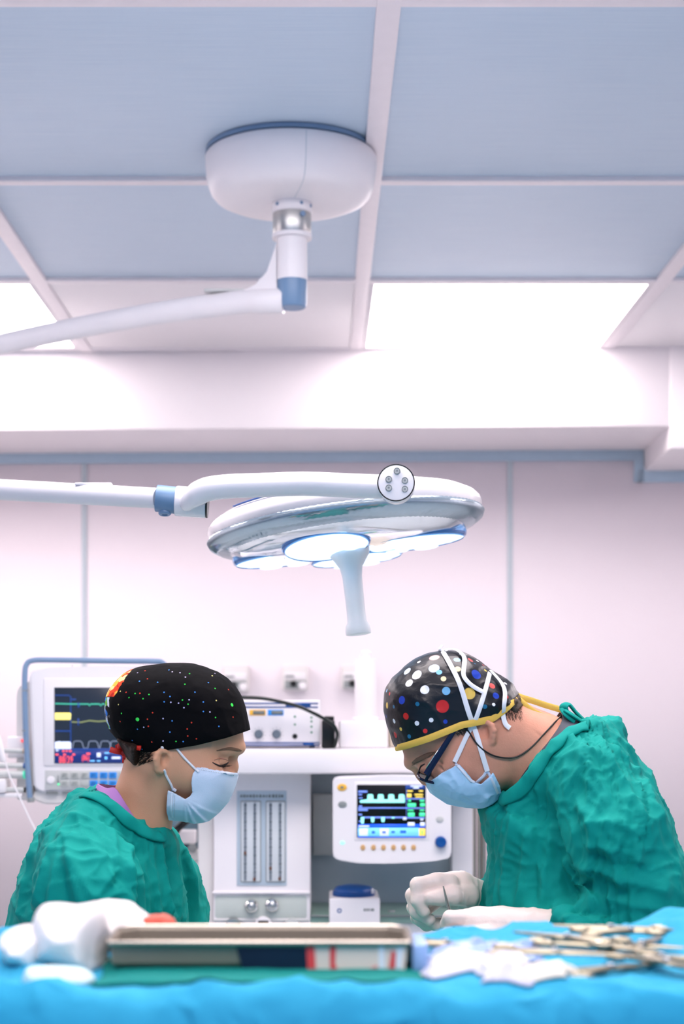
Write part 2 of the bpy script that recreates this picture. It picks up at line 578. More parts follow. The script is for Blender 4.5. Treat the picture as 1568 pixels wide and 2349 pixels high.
for (i, j) in ((2, 2), (3, 2), (2, 0), (3, 0), (5, 5), (5, 3), (0, 5), (0, 3)):  # extra panels out of view, added to brighten the walls, people and tray
    panel(*cell(i, j), 'added lit square ceiling panel out of view, brightening the room', 'added lit ceiling panels out of view')
# ================================================================ surgical light on its ceiling mount
M['lens'] = mat('clear lens', (214, 232, 250), 0.06, trans=0.75, vary=0, ior=1.3)
M['rib'] = mat('clear ribbed rim', (176, 192, 202), 0.08, metal=.55, vary=0)
M['bluelens'] = mat('blue tinted lens', (90, 160, 226), 0.12, trans=0.45, vary=0)
M['led'] = mat('lit lens', (200, 225, 250), 0.2, emit=(205, 228, 255), estr=1.1, vary=0)
M['handle'] = mat('frosted handle cover', (246, 246, 244), 0.35, vary=0.01)
M['reflector'] = mat('reflector', (170, 176, 180), 0.18, metal=1.0, vary=0)
YM = 4.62
c = P(667, 330, YM); c.z = ZC
lamp = thing('surgical_light', 'white surgical light with a round head on a jointed ceiling arm', 'surgical light', c)
R = 197 * YM / FP
ks = YM / FP
def zM(py): return CZ + (HY - py) * ks
# canopy: bowl with rounded lower rim and a flat underside
zb = zM(424)
pr = [(.004, R * .985), (0.010, R), (.03, R * .995), (.06, R * .985), (.085, R * .965), (.108, R * .93), (.122, R * .88), (.131, R * .80), (.134, R * .70), (.136, R * .55), (.136, R * .25)]
MB().lathe((c.x, YM, ZC), (0, 0, -1), pr, 72).build('canopy', M['white'], lamp, auto=50)
MB().lathe((c.x, YM, ZC + .012), (0, 0, -1), [(0, R * .99), (.0125, R * .995), (.013, R * .9)], 72).build('gasket', M['bgrey'], lamp)
mb = MB()  # fine seam
pts = []
for (t, r) in pr[1:]:
    pts.append(Vector((c.x + r * math.sin(.19), YM - r * math.cos(.19), ZC - t)))
mb.tube(pts, .0011, 6); mb.build('seam', M['seam'], lamp)
zc0 = ZC - .136
mb = MB().lathe((c.x + .003, YM, zc0 + .01), (0, 0, -1), [(0, .058), (.038, .058), (.042, .054), (.042, .04)], 40)
fl = mb.build('flange', M['white'], lamp)
for an in (-2.35, -1.57 + .5, -.4):
    d = Vector((math.cos(an), math.sin(an), 0))
    p = Vector((c.x + .003, YM, zc0 - .012)) + d * .057
    MB().cyl(p, p + d * .003, .005, seg=12).build('screw', M['bgrey'], fl)
xp = c.x + .003
ztop, zsil0, zsil1, zkn0, zkn1 = zc0 - .02, zM(478), zM(540), zM(636), zM(706)
MB().cyl((xp, YM, ztop + .01), (xp, YM, zsil0 - .01), .047, seg=40).build('neck_tube', M['white'], lamp)
mb = MB().cyl((xp, YM, zsil0), (xp, YM, zsil1), .0555, seg=48, bev=.004)
co = mb.build('collar', M['alu'], lamp, label='brushed metal collar')
p = Vector((xp + .03, YM - .046, (zsil0 * .62 + zsil1 * .38)))
MB().cyl(p, p + Vector((.4, -1, 0)).normalized() * .006, .008, seg=16).build('screw', M['bgrey'], co)
MB().cyl((xp, YM, zsil1 + .001), (xp, YM, zsil1 - .01), .057, seg=48).build('collar_ring', M['white'], lamp)
MB().cyl((xp, YM, zsil1 + .01), (xp, YM, zkn0 - .01), .044, seg=40).build('post', M['white'], lamp)
MB().lathe((xp, YM, zkn0 + .012), (0, 0, -1), [(0, .042), (.006, .043), (zkn0 - zkn1, .0425), (zkn0 - zkn1 + .01, .040), (zkn0 - zkn1 + .013, .036)], 44).build('knuckle_cap', M['knuckle'], lamp, label='blue grey end cap')
# upper arm to the left
apts = [(xp - .025, YM + .002, zM(690)), (xp - .08, YM + .01, zM(690)), P(560, 693, 4.66), P(440, 708, 4.72), P(310, 728, 4.79), P(180, 752, 4.87), P(0, 790, 4.98), P(-200, 840, 5.1), P(-420, 910, 5.2)]
sp = spline([tuple(p) for p in apts], 8)
n = len(sp)
MB().tube(sp, [.037 - .008 * i / (n - 1) for i in range(n)], 24, up=(0, 0, 1)).build('upper_arm', M['white'], lamp)
# gusset between post and arm
g = [P(634, 560, YM), P(634, 690, YM), P(560, 668, YM + .03), P(585, 655, YM + .02), P(612, 625, YM + .01)]
MB().prism([q + Vector((0, -.012, 0)) for q in g], (0, 1, 0), .024).build('gusset', M['white'], lamp)
q0 = P(470, 672, 4.69); q1 = P(560, 661, 4.655)
MB().box(q0.x, q1.x, 4.66, 4.69, q0.z - .002, q1.z + .001, .001).build('arm_slot', M['lgrey'], lamp)
# link outside the picture and the lower spring arm
eA = Vector(sp[-1]); 
YL = 3.04
kl = YL / FP
l0 = P(-420, 1100, 3.35)
MB().cyl(eA + Vector((0, 0, .05)), (eA.x, eA.y, eA.z - .1), .05, seg=32, bev=.006).build('elbow_joint', M['white'], lamp)
MB().tube(spline([(eA.x, eA.y, eA.z - .07), (eA.x - .1, eA.y - .5, (eA.z + l0.z) / 2 + .05), (l0.x, l0.y, l0.z)], 8), .036, 20).build('drop_arm', M['white'], lamp)
MB().cyl(l0 + Vector((0, 0, .06)), l0 - Vector((0, 0, .06)), .045, seg=32, bev=.006).build('elbow_joint', M['white'], lamp)
a0, a1 = P(-420, 1100, 3.35), P(362, 1143, YL)
MB().tube([a0, a0.lerp(a1, .3), a0.lerp(a1, .6), a1], [.024, .022, .0205, .0195], 24, up=(0, 0, 1)).build('lower_arm', M['white'], lamp)
q = P(215, 1112, YL + .06)
MB().box(q.x - .035, q.x + .035, q.y - .012, q.y + .012, q.z - .002, q.z + .003, .001).build('arm_plate', M['white'], lamp)
q0, q1 = P(358, 1143, YL), P(404, 1148, YL)
cl = MB().cyl(q0, q1, .0255, seg=36, bev=.002).build('clamp_sleeve', M['knuckle'], lamp, label='blue grey sleeve')
q = P(378, 1165, YL)
MB().lathe(q, (0, -.2, -1), [(0, .012), (.006, .0125), (.012, .012), (.014, .010), (.014, .006), (.012, .005)], 24).build('knob', M['knuckle'], cl)
q0, q1 = P(402, 1149, YL), P(474, 1154, YL)
MB().cyl(q0, q1, .0285, seg=40, bev=.003).build('joint_block', M['white_gloss'], lamp)
d = (q1 - q0).normalized()
MB().cyl(q1 + d * .0002, q1 + d * .003, .0282, seg=40).build('joint_cap', M['dark'], lamp)
# curved arm above the head
cp = [P(425, 1160, YL - .02), P(440, 1143, YL - .04), P(470, 1124, YL - .055), P(520, 1116, YL - .06), P(600, 1113, YL - .06), P(700, 1110, YL - .06), P(800, 1114, YL - .07), P(905, 1118, YL - .085)]
sp = spline([tuple(p) for p in cp], 8)
n = len(sp)
MB().tube(sp, [.012 + .0105 * min(1, i / 12) for i in range(n)], 28, up=(0, 0, 1)).build('curved_arm', M['white_gloss'], lamp)
# control end
cc = P(908, 1107, YL - .11)
mb = MB().lathe(cc, (.06, 1, -.06), [(0, .026), (.001, .033), (.003, .034), (.035, .034), (.07, .028), (.09, .018)], 48)
ch = mb.build('control_head', M['white_gloss'], lamp)
MB().torus(cc + Vector((.00, .0012, 0)), (.06, 1, -.06), .0332, .0012, 48, 8).build('rim_ring', M['dark'], ch)
for (px, py) in ((910, 1080), (891, 1099), (928, 1102), (891, 1119), (928, 1122)):
    q = P(px, py, YL - .1105)
    MB().lathe(q - Vector((0, .002, 0)), (.06, 1, -.06), [(0, .004), (.0005, .0055), (.002, .0062), (.003, .0066), (.004, .0066)], 20).build('button', M['lgrey'], ch)
    mb = MB().torus(q - Vector((0, .0022, 0)), (.06, 1, -.06), .0052, .0008, 20, 6)
    mb.cyl(q - Vector((0, .0026, 0)), q + Vector((0, .001, 0)), .002, seg=10).build('button_mark', M['grey'], ch)

# head: disc with tilt.  e1 along the disc to the right, e2 away, e3 the disc's axis (up)
Yh = 3.32
hc = P(790, 1195, Yh)
tilt, nod = math.radians(7.0), math.radians(-3.5)
e1 = Vector((math.cos(tilt), 0, math.sin(tilt)))
e3 = Vector((-math.sin(tilt) * math.cos(nod), -math.sin(nod), math.cos(tilt) * math.cos(nod))).normalized()
e2 = e3.cross(e1).normalized()
Rh = 316 * Yh / FP
def H(u, v, w_): return hc + e1 * u + e2 * v + e3 * w_
prof = [(-.012, Rh * .985), (0, Rh), (.010, Rh * .995), (.020, Rh * .965), (.032, Rh * .89), (.043, Rh * .76), (.052, Rh * .56), (.057, Rh * .3), (.059, .02)]
MB().lathe(hc, e3, prof, 96, up=e1).build('head_cover', M['white_gloss'], lamp, auto=60)
# blue stripe on the cover
sp = []
for i in range(13):
    an = math.radians(215 + i * 2.6)
    sp.append(H(Rh * .93 * math.cos(an), Rh * .93 * math.sin(an), .030))
MB().tube(sp, .004, 8, flat=.4, up=tuple(e3)).build('blue_stripe', M['blue'], lamp)
# ribbed clear rim
mb = MB()
N = 130
vs_, fs_ = [], []
rp = [(-.010, .985), (-.016, 1.0), (-.026, .985), (-.036, .93), (-.042, .84), (-.044, .80)]
for (t, r) in rp:
    for k in range(2 * N):
        an = math.pi * k / N
        rr = Rh * r + (.0034 if k % 2 else 0)
        vs_.append(H(rr * math.cos(an), rr * math.sin(an), t))
for i in range(len(rp) - 1):
    for k in range(2 * N):
        k2 = (k + 1) % (2 * N)
        fs_.append((i * 2 * N + k, i * 2 * N + k2, (i + 1) * 2 * N + k2, (i + 1) * 2 * N + k))
mb.raw(vs_, fs_).build('ribbed_rim', M['rib'], lamp, auto=80)
MB().lathe(hc + e3 * -.012, e3, [(-.016, Rh * .60), (-.014, Rh * .93), (0, Rh * .965), (.002, Rh * .5)], 96, up=e1).build('reflector', M['reflector'], lamp)
# clear lower shell
MB().lathe(hc, e3, [(-.040, Rh * .86), (-.052, Rh * .78), (-.060, Rh * .55), (-.062, Rh * .2)], 96, up=e1, caps=False).build('lower_shell', M['lens'], lamp)
# lens modules
for (u, v, rm, w_) in ((.135, .03, .112, -.042), (-.135, .06, .105, -.040), (-.045, -.115, .088, -.052), (0.02, .15, .1, -.045)):
    o = H(u, v, w_)
    e3_ = e3; e3 = (e3 - (e2 * .16 if v < -.05 else e2 * -.02) * -1).normalized()
    md = MB().lathe(o, -e3, [(-.008, rm), (.006, rm * 1.02), (.014, rm), (.018, rm * .95)], 56, up=e1, caps=False).build('lens_module', M['bluelens'], lamp)
    MB().lathe(o - e3 * .012, -e3, [(0, rm * .94), (.004, rm * .95), (.007, rm * .7), (.008, rm * .2)], 48, up=e1).build('lens', M['led'], md)
    MB().torus(o - e3 * .012, e3, rm * .97, .0035, 56, 8, up=e1).build('lens_ring', M['bluelens'], md)
    for k in range(7):
        an = k * math.pi / 3
        r_ = 0 if k == 6 else rm * .55
        q = o - e3 * .021 + e1 * (r_ * math.cos(an)) + e2 * (r_ * math.sin(an))
        MB().lathe(q, -e3, [(0, rm * .24), (.002, rm * .2), (.0035, rm * .1), (.004, .002)], 16, up=e1).build('led_spot', M['led'], md)
    e3 = e3_
# hub and handle
hp = P(795, 1212, Yh - .06)
hq = P(822, 1456, Yh - .075)
ax = (hq - hp).normalized()
MB().lathe(hp - ax * .012, ax, [(0, .055), (.01, .056), (.014, .05), (.02, .05), (.024, .043), (.03, .04)], 48).build('hub', M['bluelens'], lamp)
L = (hq - hp).length
s_ = Yh / FP
hd = [(0.004, 42 * s_), (.02, 46 * s_), (.045, 46 * s_), (.056, 44 * s_), (.066, 36 * s_), (.080, 26 * s_), (.10, 22 * s_), (.13, 21.5 * s_), (L - .05, 21 * s_), (L - .026, 22 * s_), (L - .018, 27 * s_), (L - .008, 29 * s_), (L - .001, 28 * s_), (L, 24 * s_), (L + .0005, 10 * s_)]
MB().lathe(hp, ax, hd, 44).build('handle', M['handle'], lamp, auto=60, label='frosted white sterile handle')
q = P(738, 1246, Yh - .11)
mb = MB().tube([q + Vector((.012, 0, .006)), q + Vector((-.003, 0, .006)), q + Vector((-.006, 0, .003)), q + Vector((-.003, 0, -.004)), q + Vector((-.003, 0, -.012))], .003, 10)
mb.build('lock_lever', M['blue'], lamp, label='small blue lever')
# ================================================================ background equipment
def pbox(mb, x0, x1, y0, y1, Y, depth, bev=0.0, front=0.0):
    """box whose front face shows the pixel rectangle at distance Y; front moves it nearer"""
    a, b = P(x0, y1, Y), P(x1, y0, Y)
    return mb.box(a.x, b.x, Y - front, Y + depth, a.z, b.z, bev)
M['scr_dark'] = mat('dark screen', (34, 40, 50), 0.2, emit=(34, 42, 56), estr=0.45, vary=0)
M['scr_black'] = mat('black screen', (10, 8, 8), 0.2, emit=(20, 12, 10), estr=0.25, vary=0)
def glow(name, rgb, s=0.8):
    m = mat(name, rgb, 0.4, emit=rgb, estr=s, vary=0)
    m.cycles.emission_sampling = 'NONE'
    return m
for k in ('scr_dark', 'scr_black'): M[k].cycles.emission_sampling = 'NONE'
G = {k: glow('glow ' + k, v) for k, v in dict(green=(70, 200, 160), teal=(60, 170, 140), yellow=(236, 224, 120), olive=(130, 140, 90), white=(205, 215, 240), grey=(110, 120, 140),
     blue=(25, 60, 130), navy=(14, 40, 104), red=(255, 90, 90), cyan=(150, 245, 235), sky=(110, 190, 250), royal=(10, 80, 225), lblue=(110, 140, 230), mint=(70, 240, 160), gold=(240, 210, 90)).items()}
M['btn_blue'] = mat('blue key', (50, 150, 235), 0.4)
M['btn_grey'] = mat('grey key', (186, 190, 186), 0.45)
M['print'] = mat('grey print', (120, 128, 128), 0.6, vary=0)
M['tan'] = mat('tan key', (206, 164, 112), 0.4)

# ---------------- patient monitor
Y = 4.4
mon = thing('patient_monitor', 'white bedside patient monitor with dark screen behind the woman in the black cap', 'monitor', P(230, 1848, Y) + Vector((0, .1, 0)))
mb = MB()
poly = [P(66, 1548, Y), P(74, 1536, Y), P(110, 1531, Y), P(250, 1528, Y), P(385, 1531, Y), P(395, 1540, Y), P(392, 1800, Y), P(386, 1815, Y), P(90, 1818, Y), P(76, 1806, Y)]
mb.prism(poly, (0, 1, 0), .16)
bmesh.ops.bevel(mb.bm, geom=list(mb.bm.edges), offset=.006, segments=3, affect='EDGES')
body = mb.build('body', M['white'], mon)
mb = MB()
poly = [P(78, 1812, Y), P(388, 1812, Y), P(360, 1842, Y), P(100, 1846, Y), P(72, 1834, Y)]
mb.prism([p + Vector((0, .012, 0)) for p in poly], (0, 1, 0), .15)
bmesh.ops.bevel(mb.bm, geom=list(mb.bm.edges), offset=.004, segments=2, affect='EDGES')
mb.build('base', M['offwhite'], mon)
mb = MB()
for i in range(34):
    if i in (6, 7, 16): continue
    x = 106 + i * 4.6
    pbox(mb, x, x + 2.6, 1816, 1821, Y, .01, front=.002)
mb.build('vent_slots', M['grey'], mon)
mb = MB(); pbox(mb, 100, 345, 1556, 1757, Y, .02, .004, front=.004); mb.build('bezel', M['white'], mon)
mb = MB(); pbox(mb, 125, 338, 1577, 1751, Y, .02, .001, front=.0055)
scr = mb.build('screen', M['scr_dark'], mon)
YS = Y - .0065
def strip(name, pts, wpx, m, par, Y=YS, closed=False):
    mb = MB(); mb.tube([P(a, b, Y) for (a, b) in pts], wpx * Y / FP / 2, 6, flat=.25, up=(0, 1, 0), closed=closed)
    return mb.build(name, m, par)
def blk(name, rects, m, par, Y=YS, d=.0006):
    for (a, b, c, e) in rects:
        p, q = P(a, e, Y), P(c, b, Y)
        MB().box(p.x, q.x, Y - d, Y + d, p.z, q.z).build(name, m, par)
strip('panel_outline', [(126, 1595), (158, 1595), (162, 1598), (162, 1717)], 2.2, G['blue'], scr)
strip('panel_outline', [(126, 1677), (162, 1677)], 3, G['blue'], scr)
strip('trace', [(126, 1614), (165, 1615), (178, 1615), (180, 1620), (183, 1615), (203, 1615), (205, 1619), (208, 1615), (228, 1615), (231, 1619), (234, 1615), (330, 1614)], 3, G['teal'], scr)
strip('trace', [(164, 1656), (185, 1657), (205, 1653), (225, 1655), (250, 1653), (330, 1654)], 2.6, G['olive'], scr)
mb = MB()
pl = [(126, 1635), (161, 1635), (163, 1638), (162, 1650)]
x = 162
while x > 127:
    pl.append((x - 2, 1654 - (x % 4))); pl.append((x - 4, 1650)); x -= 4
pl.append((126, 1650))
mb.prism([P(a, b, YS) for a, b in pl], (0, -1, 0), .0008); mb.build('trend_block', G['yellow'], scr, smooth=False)
mb = MB(); pl = [(126, 1702), (138, 1700), (140, 1702), (142, 1701), (160, 1701), (163, 1704), (163, 1718), (126, 1718)]
mb.prism([P(a, b, YS) for a, b in pl], (0, -1, 0), .0008); mb.build('trend_block', G['white'], scr, smooth=False)
wv = []
for x0 in (166, 201, 229, 252, 290):
    wv += [(x0, 1716), (x0 + 3, 1702), (x0 + 6, 1700), (x0 + 18, 1700), (x0 + 22, 1703), (x0 + 26, 1716)]
strip('trace', wv, 2.2, G['grey'], scr)
blk('number_band', [(126, 1718, 337, 1750)], G['navy'], scr, d=.0004)
blk('number_band', [(126, 1717, 337, 1720)], G['blue'], scr)
text_mesh('88/39', 17 * Y / FP * 1.35, P(135, 1750, YS - .0008), 'pressure_reading', G['red'], scr, sx=.62)
text_mesh('(86)', 15 * Y / FP * 1.2, P(187, 1744, YS - .0008), 'mean_reading', G['red'], scr, sx=.62)
blk('small_print', [(143, 1721, 148, 1725), (151, 1721, 155, 1725), (158, 1721, 164, 1725), (127, 1729, 134, 1733), (145, 1729, 151, 1733), (166, 1729, 172, 1733), (198, 1727, 207, 1731)], G['red'], scr)
blk('small_print', [(222, 1727, 231, 1737), (256, 1736, 276, 1741), (128, 1720, 134, 1723)], G['white'], scr)
blk('small_print', [(206, 1744, 217, 1747), (222, 1744, 230, 1747), (240, 1736, 246, 1742), (240, 1726, 250, 1729)], G['sky'], scr)
blk('cursor_mark', [(178, 1612, 182, 1623), (164, 1603, 174, 1606), (178, 1648, 181, 1664)], G['blue'], scr)
mb = MB(); pbox(mb, 103, 340, 1767, 1811, Y, .01, .002, front=.0025)
kp = mb.build('key_panel', M['lgrey'], mon)
keys = [(140, 158), (163, 182), (186, 203), (206, 225), (229, 247), (250, 268), (272, 290), (294, 312)]
for r_, (t0, t1) in enumerate(((1771, 1785), (1790, 1804))):
    for i, (a, b) in enumerate(keys):
        mb = MB(); pbox(mb, a, b, t0, t1, Y, .004, .0012, front=.006)
        ky = mb.build('key', M['btn_blue'] if i in (3, 4, 5) else M['btn_grey'], kp)
        if not (i == 2 and r_) and i < 6:
            mb = MB()
            pbox(mb, a + 4, b - 4, t0 + 3.5, t0 + 5.5, Y, .001, front=.0065); pbox(mb, a + 3, b - 5, t0 + 8, t0 + 10, Y, .001, front=.0065)
            o = mb.build('key_print', M['blue'] if i in (3, 4, 5) else M['print'], kp)
q = P(117, 1789, Y)
MB().cyl(q + Vector((0, -.006, 0)), q, .0105, seg=28, bev=.001).build('round_sticker', M['white'], kp)
MB().tube([P(133, 1778, Y - .003), P(133, 1796, Y - .003)], .002, 8).build('scale_mark', M['grey'], kp)
q = P(134, 1799, Y - .004); MB().lathe(q, (0, -1, 0), [(0, .0028), (.0015, .002), (.002, .0005)], 12).build('indicator_light', G['mint'], kp)
# handle frame
hpts = [P(70, 1838, Y - .006), P(66, 1800, Y - .006), P(60, 1700, Y - .006), P(57, 1600, Y - .006), P(57, 1545, Y - .004), P(61, 1524, Y - .002), P(75, 1515, Y), P(120, 1514, Y), P(250, 1516, Y), P(352, 1517, Y), P(372, 1520, Y), P(380, 1530, Y + .02)]
hf = MB().tube(spline([tuple(p) for p in hpts], 6), .0078, 14).build('handle', M['bgrey'], mon, label='blue grey tubular handle')
for py in (1584, 1676):
    MB().cyl(P(57.5, py, Y - .006) - Vector((0, 0, .0015)), P(57.5, py, Y - .006) + Vector((0, 0, .0015)), .0085, seg=16).build('joint_line', M['grey'], hf)
MB().cyl(P(70, 1830, Y - .006), P(71, 1840, Y - .006), .010, seg=16, bev=.001).build('handle_foot', M['grey'], hf)
for px in (165, 262):
    q = P(px, 1524, Y + .03); MB().cyl(q, q - Vector((0, 0, .012)), .003, seg=8).build('lug', M['offwhite'], hf)
# module rack at its left
mb = MB()
poly = [P(38, 1836, Y + .03), P(37, 1592, Y + .03), P(41, 1578, Y + .03), P(62, 1563, Y + .03), P(75, 1563, Y + .03), P(75, 1836, Y + .03)]
mb.prism(poly, (0, 1, 0), .12)
bmesh.ops.bevel(mb.bm, geom=list(mb.bm.edges), offset=.004, segments=2, affect='EDGES')
mb.build('module_rack', M['offwhite'], mon)
mb = MB(); pbox(mb, 12, 58, 1690, 1740, Y, .06, .006, front=-.02); mb.build('module', M['white'], mon)
for (x0, x1, y0, y1, tip) in ((8, 56, 1717, 1728, M['tan']), (0, 57, 1750, 1763, M['blue']), (4, 57, 1768, 1786, None), (18, 58, 1806, 1818, M['dark'])):
    a, b = P(x0 - 30, (y0 + y1) / 2 - 1, Y), P(x1, (y0 + y1) / 2, Y)
    r_ = (y1 - y0) / 2 * Y / FP
    pl = MB().cyl(a, b, r_, seg=20, bev=.002).build('sensor_plug', M['lgrey'], mon)
    if tip is not None:
        MB().cyl(b - Vector((.0035, 0, 0)), b + Vector((.001, 0, 0)), r_ * 1.06, seg=20).build('plug_ring', tip, pl)
    else:
        MB().cyl(b - Vector((.004, 0, 0)), b + Vector((.001, 0, 0)), r_ * 1.06, seg=20).build('plug_ring', G['teal'], pl)
q = P(52, 1699, Y + .018); MB().cyl(q, q + Vector((0, -.004, 0)), .004, seg=12).build('indicator_light', G['red'], mon)
mb = MB(); pbox(mb, -40, 16, 1786, 1818, Y, .06, .005, front=.02); mb.build('module_box', M['white'], mon)
mb = MB(); pbox(mb, -60, 52, 1819, 1829, Y, .1, .003, front=.01); mb.build('rack_shelf', M['white'], mon)
# pole it stands on
bq = P(235, 1842, Y) + Vector((0, .08, 0))
mb = MB().cyl((bq.x, bq.y, .05), (bq.x, bq.y, bq.z - .02), .022, seg=28)
mb.box(bq.x - .09, bq.x + .09, bq.y - .06, bq.y + .06, bq.z - .025, bq.z, .004)
mb.build('stand_pole', M['lgrey'], mon)
mb = MB()
for k in range(5):
    an = 2 * math.pi * k / 5 + .3
    mb.tube([(bq.x, bq.y, .09), (bq.x + .19 * math.cos(an), bq.y + .19 * math.sin(an), .062)], [.024, .016], 10)
sb = mb.build('stand_base', M['lgrey'], mon)
for k in range(5):
    an = 2 * math.pi * k / 5 + .3
    x, y = bq.x + .19 * math.cos(an), bq.y + .19 * math.sin(an)
    MB().cyl((x - .012, y, .03), (x + .012, y, .03), .03, seg=20, bev=.003).build('caster', M['dark'], sb)

# infusion line and its white clamp at the left edge
t = thing('infusion_line', 'thin white infusion tube with a white roller clamp at the left edge', 'tube', P(20, 1900, 4.2))
pts = [P(-60, 1600, 4.2), P(-20, 1660, 4.2), P(4, 1715, 4.2), P(20, 1775, 4.2), P(42, 1822, 4.2), P(66, 1875, 4.2), P(88, 1920, 4.2), P(120, 2010, 4.2), P(130, 2200, 4.2), P(120, 2500, 4.2), P(60, 2860, 4.2), P(20, 2919, 4.2)]
MB().tube(spline([tuple(p) for p in pts], 8), .0022, 10).build('tube', M['white'], t)
MB().tube([P(-8, 1682, 4.2), P(-4, 1700, 4.2), P(6, 1742, 4.2), P(8, 1748, 4.2)], [.006, .0095, .0095, .006], 14).build('roller_clamp', M['white'], t)

# ---------------- anaesthesia machine
Y = 4.5
am = thing('anaesthesia_machine', 'white anaesthesia machine with a flat top, flowmeters and a ventilator screen', 'machine', (P(780, 1800, Y).x, 4.75, 0))
mb = MB(); pbox(mb, 440, 1116, 1719, 1776, 4.4, .55, .010); mb.build('top_slab', M['white_gloss'], am)
# column with flowmeters
mb = MB()
a, b = P(489, 2140, Y), P(712, 1776, Y)
mb.box(a.x, b.x, Y, Y + .4, .12, b.z + .01, .006); mb.build('flowmeter_column', M['white'], am)
mb = MB(); pbox(mb, 454, 489, 1772, 2300, Y + .03, .3, .004); mb.build('side_post', M['offwhite'], am)
mb = MB(); pbox(mb, 543, 657, 1814, 2031, Y, .01, .001, front=.003)
fp = mb.build('flowmeter_panel', M['flow'], am)
mb = MB()
rnd = random.Random(3)
x = 551
while x < 648:
    h = rnd.uniform(5, 8); w_ = rnd.uniform(3, 6)
    pbox(mb, x, x + w_, 1826 - h / 2, 1826 + h / 2, Y, .001, front=.0036); x += w_ + rnd.uniform(1.5, 3)
mb.build('header_print', M['print'], fp)
M['scale'] = mat('pale scale print', (150, 160, 162), .6, vary=0)
M['tube_back'] = mat('flow tube block', (216, 222, 226), 0.25)
for (x0, x1, fl) in ((553, 597, ((562, 1957), (583, 2017))), (611, 653, ((620, 1992), (641, 2016)))):
    mb = MB(); pbox(mb, x0 - 2, x1 + 2, 1836, 2024, Y, .002, .004, front=.006); fr = mb.build('flow_tube_frame', M['grey'], fp)
    mb = MB(); pbox(mb, x0, x1, 1838.5, 2021.5, Y, .002, .003, front=.0085); mb.build('flow_tube_block', M['tube_back'], fr)
    for xt in (x0 + 9, x0 + 31):
        MB().cyl(P(xt, 2019, Y - .009), P(xt, 1842, Y - .009), .0036, seg=12).build('flow_tube', M['lens'], fr)
        mb = MB(); yy = 1845; k_ = 0
        while yy < 2014:
            w_ = 6 if k_ % 2 == 0 else 3.5
            pbox(mb, xt - w_ / 2 + 1, xt + w_ / 2 + 1, yy, yy + (3.2 if k_ % 2 == 0 else 1.2), Y, .001, front=.0094); yy += 9.6; k_ += 1
        mb.build('scale_print', M['scale'], fr)
    for (xf, yf) in fl:
        MB().lathe(P(xf, yf + 4, Y - .0135), (0, 0, 1), [(0, .002), (.003, .0036), (.007, .0036), (.010, .001)], 14).build('float', mat('brown float', (110, 62, 34), .4), fr)
# knob recess
M['recess'] = mat('grey green recess', (196, 204, 198), 0.4)
mb = MB(); pbox(mb, 487, 712, 2044, 2050, Y, .02, .004, front=.012); mb.build('recess_lip', M['white'], am)
mb = MB()
pbox(mb, 491, 706, 2052, 2109, Y, .02, .008, front=.002)
mb.build('recess', M['recess'], am)
mb = MB(); pbox(mb, 489, 708, 2109, 2112, Y, .02, .001, front=.008); mb.build('recess_edge', M['lgrey'], am)
for (px, py) in ((577, 2077), (624, 2075)):
    q = P(px, py, Y)
    kb = MB().lathe(q, (0, -1, 0), [(0, .012), (.002, .0185), (.014, .0185), (.02, .0175), (.024, .013)], 36).build('valve_knob', M['chrome'], am, label='chrome knob')
    MB().lathe(q + Vector((0, -.0238, 0)), (0, -1, 0), [(0, .012), (.003, .006), (.004, .001)], 24).build('knob_face', M['alu'], kb)
for (px, py, mm) in ((535, 2124, M['alu']), (604, 2120, M['white']), (670, 2124, M['lgrey'])):
    q = P(px, py, Y)
    g_ = MB().lathe(q, (0, -1, 0), [(0, .023), (.012, .023), (.016, .021), (.0165, .019)], 36).build('pressure_gauge', mm, am)
    if px == 604:
        mb = MB(); pbox(mb, px - 12, px + 12, py - 10, py - 3, Y, .002, .001, front=.018); mb.build('gauge_window', M['dark'], g_)
# back panel
mb = MB(); a, b = P(700, 2130, 4.8), P(1050, 1770, 4.8)
mb.box(a.x, b.x, 4.8, 4.92, .12, b.z + .02, .003); mb.build('back_panel', M['backpanel'], am)
mb = MB(); pbox(mb, 717, 762, 1822, 1962, 4.76, .05, .003); mb.build('grey_plate', M['lgrey'], am)
M['shelf'] = mat('grey green shelf', (140, 172, 160), 0.35)
mb = MB(); a, b = P(712, 2118, 4.5), P(1040, 2102, 4.5)
mb.box(a.x, b.x, 4.5, 4.85, a.z, b.z, .003); mb.build('shelf', M['shelf'], am)
mb = MB(); pbox(mb, 712, 1040, 2100, 2103, 4.49, .01); mb.build('shelf_edge', M['grey'], am)
q = P(897, 2101, 4.6)
mb = MB().cyl(q, q + Vector((0, 0, .016)), .010, seg=18, bev=.001); mb.cyl(q - Vector((0, 0, .002)), q + Vector((0, 0, .003)), .014, seg=18)
mb.build('shelf_bolt', M['alu'], am)
mb = MB()
a, b = P(712, 2400, 4.5), P(1040, 2119, 4.5)
mb.box(a.x, b.x, 4.52, 4.9, .12, b.z, .006); mb.build('lower_cabinet', M['white'], am)
# right posts
mb = MB(); pbox(mb, 1036, 1084, 1772, 3050, 4.7, .12, .004); mb.build('side_post', M['white'], am)
mb = MB()
for px in (1087, 1099, 1109):
    mb.cyl((P(px, 1800, 4.75).x, 4.75, .12), (P(px, 1800, 4.75).x, 4.75, P(px, 1780, 4.75).z), .0065, seg=14)
mb.build('steel_rail', M['steel'], am)
mb = MB()
a, b = P(440, 2400, 4.5), P(1116, 2119, 4.5)
mb.box(a.x, b.x, 4.42, 4.98, .07, .12, .01)
bs = mb.build('base', M['lgrey'], am)
for x in (a.x + .08, b.x - .08):
    for y in (4.5, 4.9):
        MB().cyl((x - .015, y, .035), (x + .015, y, .035), .035, seg=20, bev=.003).build('caster', M['dark'], bs)
